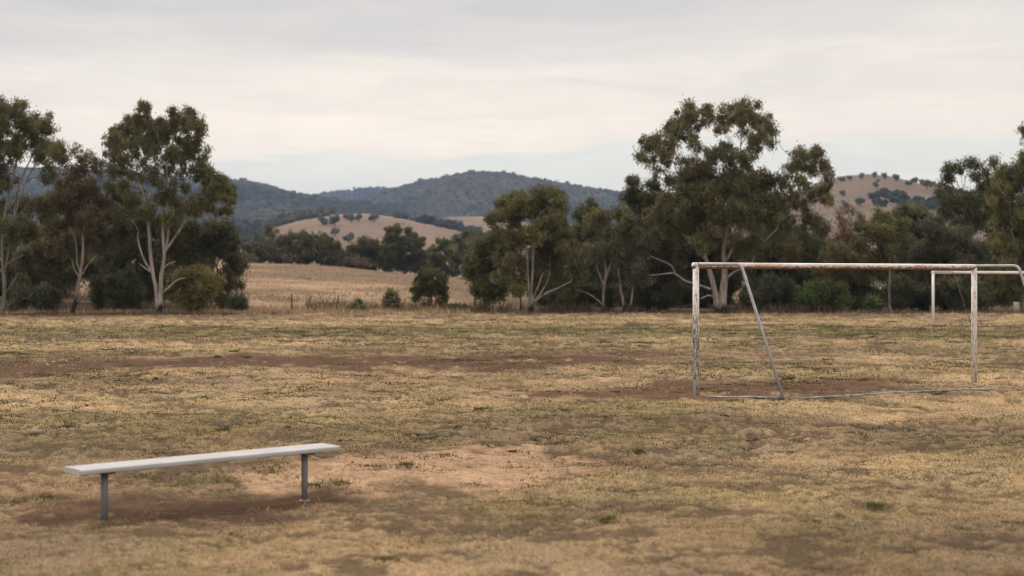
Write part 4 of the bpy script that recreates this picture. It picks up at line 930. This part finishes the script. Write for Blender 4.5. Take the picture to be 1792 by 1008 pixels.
def goal(label, A, B, mp, mpl, mbar, mbr, mgb, braced, post_r=.060):
    """A, B feet of the two posts; the frame reaches back towards the camera's right"""
    A = np.array(A, float); B = np.array(B, float); H = 2.44
    za = float(gz(A[0:1], A[1:2])[0]); zb = float(gz(B[0:1], B[1:2])[0])
    root = empty('football_goal', (A[0], A[1], 0)); tag(root, label, 'goal', 'football goals on the pitch')
    back = np.array([.835, -.55]); o = np.array([A[0], A[1], 0.])
    a = np.array([0., 0, 0]); b = np.array([*(B-A), 0.])
    up = lambda p, z: np.array([p[0], p[1], z])
    T = Tubes(); T.add(np.array([up(a, za-.2), up(a, 1.2), up(a, H-.004)]), post_r, 20); T.build('post', mpl, root)
    T = Tubes(); T.add(np.array([[0, 0, zb-.2], [0, 0, 1.2], [0, 0, H-.004]]), post_r, 20); q = T.build('post', mp, root); q.location = tuple(b)
    ln = np.linalg.norm(b); e = b/ln*post_r*1.0
    T = Tubes(); T.add(np.array([[0-post_r, 0, 0], [ln/3, 0, 0], [ln*2/3, 0, 0], [ln+post_r, 0, 0]]), post_r, 20); q = T.build('crossbar', mbar, root)
    q.location = (0, 0, H-post_r); q.rotation_euler = (0, 0, math.atan2(b[1], b[0]))
    rs, rb = braced
    for i_, p in enumerate((a, b)):
        pb = p[:2]+back*1.72; ps = p[:2]+back*.9; pm = p[:2]+back*.80
        zt = H-.036; gb = float(gz(np.array([A[0]+pb[0]]), np.array([A[1]+pb[1]]))[0])+.02
        dn = up(pb, gb)-up(ps, zt); dn /= np.linalg.norm(dn)
        pts = [up(p[:2]+back*.05, zt), up(p[:2]+back*.4, zt), up(pm, zt)]
        for t in (.25, .5, .75, 1):
            c0 = up(pm, zt); c1 = up(ps, zt); c2 = up(ps, zt)+dn*.10
            pts.append(c0*(1-t)**2+c1*2*t*(1-t)+c2*t*t)
        pts += [up(ps, zt)+dn*1.0, up(pb, gb)]
        T = Tubes(); T.add(np.array(pts), rb, 14); T.build('side_brace', mbr, root)
        T = Tubes(); ga = float(gz(np.array([A[0]+p[0]]), np.array([A[1]+p[1]]))[0])
        sk = -.06*i_
        T.add(np.array([up(p[:2]+back*.06, ga-.01+sk), up(p[:2]+back*.6, ga*.65+gb*.35-.012+sk), up(p[:2]+back*1.1, ga*.35+gb*.65+.012+sk), up(pb, gb+.01)]), rs, 12); T.build('side_ground_bar', mgb, root)
    p0 = a[:2]+back*1.76; p1 = b[:2]+back*1.72
    pts = []
    for t in np.linspace(0.012, 1, 9):
        q = p0+(p1-p0)*t; g = float(gz(np.array([A[0]+q[0]]), np.array([A[1]+q[1]]))[0])
        pts.append(up(q, min(max(g, .0), .03)+.012-.12*max(0, t-.62)/.38))
    T = Tubes(); T.add(np.array(pts), rs, 12); T.build('rear_ground_bar', mgb, root)
    return root
GALV = galv_mat('galvanised_pipe', (.33, .34, .36), (.46, .47, .49))
GALV_OLD = galv_mat('weathered_ground_pipe', (.13, .13, .13), (.34, .335, .33))
RUST_ROD = galv_mat('rusty_brace', (.085, .06, .048), (.17, .13, .11))
goal('near rusty white football goal with grey slanted side braces', (3.36, 28.5), (9.57, 32.3),
     paint_mat('chipped_white_post', .40), paint_mat('flaking_bare_post', .405, bare=.08), paint_mat('rusted_crossbar', .43, True, (.60, .47, .38), False), GALV, GALV_OLD, (.026, .029))
goal('smaller-looking far white football goal seen behind the right post of the near goal', (18.6, 68.9), (24.8, 72.8),
     paint_mat('cream_white_post', .30, white=(.78, .75, .70), dirt=(.66, .60, .52)), paint_mat('cream_white_post_two', .30, white=(.78, .75, .70), dirt=(.66, .60, .52)), paint_mat('cream_crossbar', .30, False, (.66, .60, .52), False, (.78, .75, .70)), RUST_ROD, RUST_ROD, (.016, .017), .060)

# ------------------------------------------------------------------ bench
def build_bench():
    FL, FR = BF, BR
    u = FR-FL; L = np.linalg.norm(u); u /= L
    n = np.array([-u[1], u[0], 0]); n /= np.linalg.norm(n); up = np.cross(u, n); W = .36; TH = .046
    legs = [l[:2] for l in LEGS]
    root = empty('bench', ((-3.645-2.015)/2, 14.55, 0)); tag(root, 'long backless aluminium bench on two grey posts in bare trodden soil', 'bench')
    o = np.array(root.location)
    m, nt, out = new_mat('anodised_aluminium'); v = coords(nt, 'Object')
    n1 = noise(nt, v, 3, 4); n2 = noise(nt, v, 60, 4)
    c = mixc(nt, ramp(nt, [(.35, (.40, .395, .395)), (.65, (.47, .465, .465))], n1), ramp(nt, [(.3, (.88, .87, .86)), (.6, (1, 1, 1))], n2), .6, 'MULTIPLY')
    finish(nt, out, c, .5, n2, .05, .001, metal=.25, spec=.4)
    # ribbed plank profile (w across, h up), closed
    prof = [(.0, -TH+.006), (.006, -TH), (W-.006, -TH), (W, -TH+.006), (W, -.014), (W-.005, -.004), (W-.014, 0)]
    k = 9
    for i in range(k, 0, -1):
        wv = .02+(W-.04)*i/(k+.5)
        prof += [(wv+.004, 0), (wv+.002, -.003), (wv-.002, -.003), (wv-.004, 0)]
    prof += [(.014, 0), (.005, -.004), (0, -.014)]
    prof = np.array(prof); q = len(prof)
    me_v = []; f = []
    for s_ in (0, .006, L-.006, L):
        sh = .004 if s_ in (0, L) else 0
        pr = prof.copy()
        if sh: pr = (pr-[W/2, -TH/2])*[1-2*sh/W, 1-2*sh/TH]+[W/2, -TH/2]
        for a, b in pr: me_v.append(FL+u*s_+n*a+up*b-o)
    for i in range(3):
        for j in range(q): f.append((i*q+j, i*q+(j+1) % q, (i+1)*q+(j+1) % q, (i+1)*q+j))
    f.append(tuple(range(q-1, -1, -1))); f.append(tuple(range(3*q, 4*q)))
    me = bpy.data.meshes.new('seat'); me.from_pydata([tuple(x) for x in me_v], [], f); me.update(); me.materials.append(m)
    so = bpy.data.objects.new('seat', me); COL.objects.link(so); so.parent = root
    mcap = galv_mat('end_cap_plastic', (.44, .42, .40), (.52, .50, .48), 0.0)
    for s0, s1 in ((-.007, -.0005), (L+.0005, L+.007)):
        ov = [(0, -TH+.004), (.004, -TH-.001), (W-.004, -TH-.001), (W+.001, -TH+.004), (W+.001, -.012), (W-.010, .001), (.010, .001), (-.001, -.012)]
        cv = [tuple(FL+u*t_+n*a+up*b-o) for t_ in (s0, s1) for a, b in ov]
        cf = [tuple(range(7, -1, -1)), tuple(range(8, 16))]+[(i, (i+1) % 8, 8+(i+1) % 8, 8+i) for i in range(8)]
        me = bpy.data.meshes.new('end_cap'); me.from_pydata(cv, [], cf); me.update(); me.materials.append(mcap)
        eo = bpy.data.objects.new('end_cap', me); COL.objects.link(eo); eo.parent = root
    mg = galv_mat('bench_post_steel', (.15, .15, .155), (.20, .20, .205), .05)
    mdark = galv_mat('bench_bracket_steel', (.09, .088, .088), (.14, .135, .13))
    conc = galv_mat('footing_concrete', (.24, .19, .15), (.34, .28, .22))
    for (x, y) in legs:
        rel = np.array([x, y, 0])-FL; t = np.dot(rel[:2], u[:2])/np.dot(u[:2], u[:2])
        zt = FL[2]+u[2]*t-TH; g = float(gz(np.array([x]), np.array([y]))[0])
        T = Tubes(); T.add(np.array([[x, y, g-.12], [x, y, .2], [x, y, zt-.018]])-o, .0325, 20); T.build('leg', mg, root)
        # bracket: channel plate under the seat
        T = Tubes(); c = np.array([x, y, zt-.011])-o
        bv = []; hw, hd, hh = .062, .15, .010
        cc = FL+u*t+n*(W/2)-o; cc[2] = zt-.011
        for sx in (-1, 1):
            for sy in (-1, 1):
                for sz in (-1, 1): bv.append(tuple(cc+u*hw*sx+n*hd*sy+np.array([0, 0, hh*sz])))
        bf = [(0, 1, 3, 2), (4, 6, 7, 5), (0, 4, 5, 1), (2, 3, 7, 6), (0, 2, 6, 4), (1, 5, 7, 3)]
        me = bpy.data.meshes.new('bracket'); me.from_pydata(bv, [], bf); me.update(); me.materials.append(mdark)
        bo = bpy.data.objects.new('bracket', me); COL.objects.link(bo); bo.parent = root
        md = bo.modifiers.new('b', 'BEVEL'); md.width = .004; md.segments = 2
        T = Tubes(); T.add(np.array([[x, y, g-.1], [x, y, g-.002], [x, y, g+.003]])-o, [.060, .055, .045], 16, wob=.12); T.build('footing', conc, root) if x > -3 else None
build_bench()

# ------------------------------------------------------------------ haze
def build_haze():
    x0, x1, y0, y1, z0, z1 = -5600, 5600, -5600, 5600, -2.2, 222
    v = [(x, y, z) for x in (x0, x1) for y in (y0, y1) for z in (z0, z1)]
    f = [(0, 1, 3, 2), (4, 6, 7, 5), (0, 4, 5, 1), (2, 3, 7, 6), (0, 2, 6, 4), (1, 5, 7, 3)]
    m = bpy.data.materials.new('thin_air'); m.use_nodes = True; nt = m.node_tree; nt.nodes.clear()
    out = nt.nodes.new('ShaderNodeOutputMaterial'); pv = nt.nodes.new('ShaderNodeVolumePrincipled')
    pv.inputs['Color'].default_value = (.50, .66, 1.0, 1); pv.inputs['Density'].default_value = HAZE
    pv.inputs['Anisotropy'].default_value = 0.0
    for k in ('Density Attribute', 'Color Attribute', 'Temperature Attribute'):
        if k in pv.inputs: pv.inputs[k].default_value = ''
    nt.links.new(pv.outputs[0], out.inputs['Volume'])
    me = bpy.data.meshes.new('haze'); me.from_pydata(v, [], f); me.update(); me.materials.append(m)
    o = bpy.data.objects.new('haze', me); COL.objects.link(o); o['kind'] = 'stuff'
    o['label'] = 'thin bluish air over the distance'; o['category'] = 'haze'
HAZE = 1.15e-4
build_haze()

# ------------------------------------------------------------------ sky and sun
SUN_AZ, SUN_EL = -42.0, 52.0      # azimuth from +Y towards +X
w = bpy.data.worlds.new('World'); scene.world = w; w.use_nodes = True
nt = w.node_tree; nt.nodes.clear()
wo = nt.nodes.new('ShaderNodeOutputWorld'); bg = nt.nodes.new('ShaderNodeBackground'); nt.links.new(bg.outputs[0], wo.inputs[0])
bg.inputs['Strength'].default_value = 0.10
sky = nt.nodes.new('ShaderNodeTexSky'); sky.sky_type = 'NISHITA'; sky.sun_disc = False
sky.sun_elevation = R(SUN_EL); sky.sun_rotation = R(SUN_AZ); sky.dust_density = 2.0
tc = nt.nodes.new('ShaderNodeTexCoord')
sx = nt.nodes.new('ShaderNodeSeparateXYZ'); nt.links.new(tc.outputs['Generated'], sx.inputs[0])
az = math_(nt, 'ARCTAN2', sx.outputs[0], sx.outputs[1]); el = math_(nt, 'ARCSINE', sx.outputs[2])
cb = nt.nodes.new('ShaderNodeCombineXYZ')
nt.links.new(math_(nt, 'MULTIPLY', az, 6.0), cb.inputs[0]); nt.links.new(math_(nt, 'MULTIPLY', el, 46.0), cb.inputs[1])
wn = noise(nt, cb.outputs[0], 1.0, 5, .52)
cb2 = nt.nodes.new('ShaderNodeCombineXYZ')
nt.links.new(math_(nt, 'MULTIPLY', az, 14.0), cb2.inputs[0]); nt.links.new(math_(nt, 'ADD', math_(nt, 'MULTIPLY', el, 80.0), math_(nt, 'MULTIPLY', wn, 5.0)), cb2.inputs[1])
wn2 = noise(nt, cb2.outputs[0], 1.0, 4, .5)
# elevation in units of 20 degrees, bent by the cloud noise
ee = math_(nt, 'DIVIDE', el, R(20))
ee = math_(nt, 'ADD', ee, math_(nt, 'MULTIPLY', math_(nt, 'SUBTRACT', wn, .5), .21))
ee = math_(nt, 'ADD', ee, math_(nt, 'MULTIPLY', math_(nt, 'SUBTRACT', wn2, .5), .045))
ee = math_(nt, 'ADD', ee, math_(nt, 'MULTIPLY', az, -.10), True)
S = 10.0
def sc3(r, g, b):
    f = lambda c: ((c/255+.055)/1.055)**2.4*S if c > 10 else c/255/12.92*S
    return (f(r), f(g), f(b))
cloud = ramp(nt, [(0.0, sc3(252, 245, 226)), (.12, sc3(246, 242, 228)), (.17, sc3(242, 240, 228)), (.218, sc3(234, 236, 228)), (.240, sc3(248, 239, 227)), (.29, sc3(247, 238, 227)), (.335, sc3(236, 229, 221)), (.375, sc3(240, 234, 225)), (.42, sc3(227, 223, 218)), (.49, sc3(213, 211, 211)), (.60, sc3(205, 204, 208)), (.72, sc3(222, 218, 220)), (1.0, sc3(255, 250, 248))], ee)
streak = ramp(nt, [(.3, (.945, .95, .962)), (.7, (1.045, 1.042, 1.03))], wn2)
cloud = mixc(nt, cloud, streak, 1.0, 'MULTIPLY')
# an overcast sky is brightest overhead, above the picture
cloud = mixc(nt, cloud, ramp(nt, [(.30, (1, 1, 1)), (.75, (1.5, 1.5, 1.48))], sx.outputs[2]), 1.0, 'MULTIPLY')
glow = math_(nt, 'ADD', math_(nt, 'POWER', math_(nt, 'DIVIDE', math_(nt, 'ADD', az, .10), .24), 2), math_(nt, 'POWER', math_(nt, 'DIVIDE', math_(nt, 'SUBTRACT', el, .105), .045), 2))
cloud = mixc(nt, cloud, ramp(nt, [(0, (1.10, 1.085, 1.06)), (.6, (1.04, 1.035, 1.025)), (1, (1, 1, 1))], glow), 1.0, 'MULTIPLY')
cloud = mixc(nt, cloud, (1.03, 1.0, .962), 1.0, 'MULTIPLY')
cover = ramp(nt, [(.12, (.93, .93, .93)), (.25, (.98, .98, .98))], ee)
col = mixc(nt, sky.outputs[0], cloud, cover)
# below the horizon: dull earth tone
col = mixc(nt, col, (1.6, 1.25, .9), ramp(nt, [(.49, (1, 1, 1)), (.5, (0, 0, 0))], math_(nt, 'MULTIPLY_ADD', sx.outputs[2], .5) if False else math_(nt, 'ADD', math_(nt, 'MULTIPLY', sx.outputs[2], .5), .5)))
nt.links.new(col, bg.inputs[0])
sl = bpy.data.lights.new('sun', 'SUN'); sl.energy = 1.75; sl.angle = R(11); sl.color = (1, .88, .74)
so = bpy.data.objects.new('sun', sl); COL.objects.link(so)
from mathutils import Vector
dv = Vector((math.sin(R(SUN_AZ))*math.cos(R(SUN_EL)), math.cos(R(SUN_AZ))*math.cos(R(SUN_EL)), math.sin(R(SUN_EL))))
so.rotation_euler = dv.to_track_quat('Z', 'Y').to_euler(); so.location = (-40, 20, 60)

# ------------------------------------------------------------------ camera
cd = bpy.data.cameras.new('camera'); cam = bpy.data.objects.new('camera', cd); COL.objects.link(cam)
cam.location = (0, 0, CH); cam.rotation_euler = (R(90), 0, 0)
cd.sensor_width = 36; cd.lens = F/1792*36; cd.shift_y = (HZ-504)/1792
cd.clip_start = .1; cd.clip_end = 20000
cd.dof.use_dof = True; cd.dof.focus_distance = 26.0; cd.dof.aperture_fstop = 1.4
scene.camera = cam
scene.view_settings.view_transform = 'Standard'; scene.view_settings.look = 'None'; scene.view_settings.exposure = 0.12; scene.view_settings.gamma = 1
cy = scene.cycles
cy.max_bounces = 6; cy.diffuse_bounces = 3; cy.glossy_bounces = 2; cy.transmission_bounces = 3; cy.volume_bounces = 0; cy.transparent_max_bounces = 4
cy.use_denoising = True; cy.caustics_reflective = False; cy.caustics_refractive = False
try: cy.denoiser = 'OPENIMAGEDENOISE'; cy.denoising_input_passes = 'RGB_ALBEDO_NORMAL'; cy.denoising_prefilter = 'ACCURATE'
except Exception: pass
cy.filter_width = 1.1
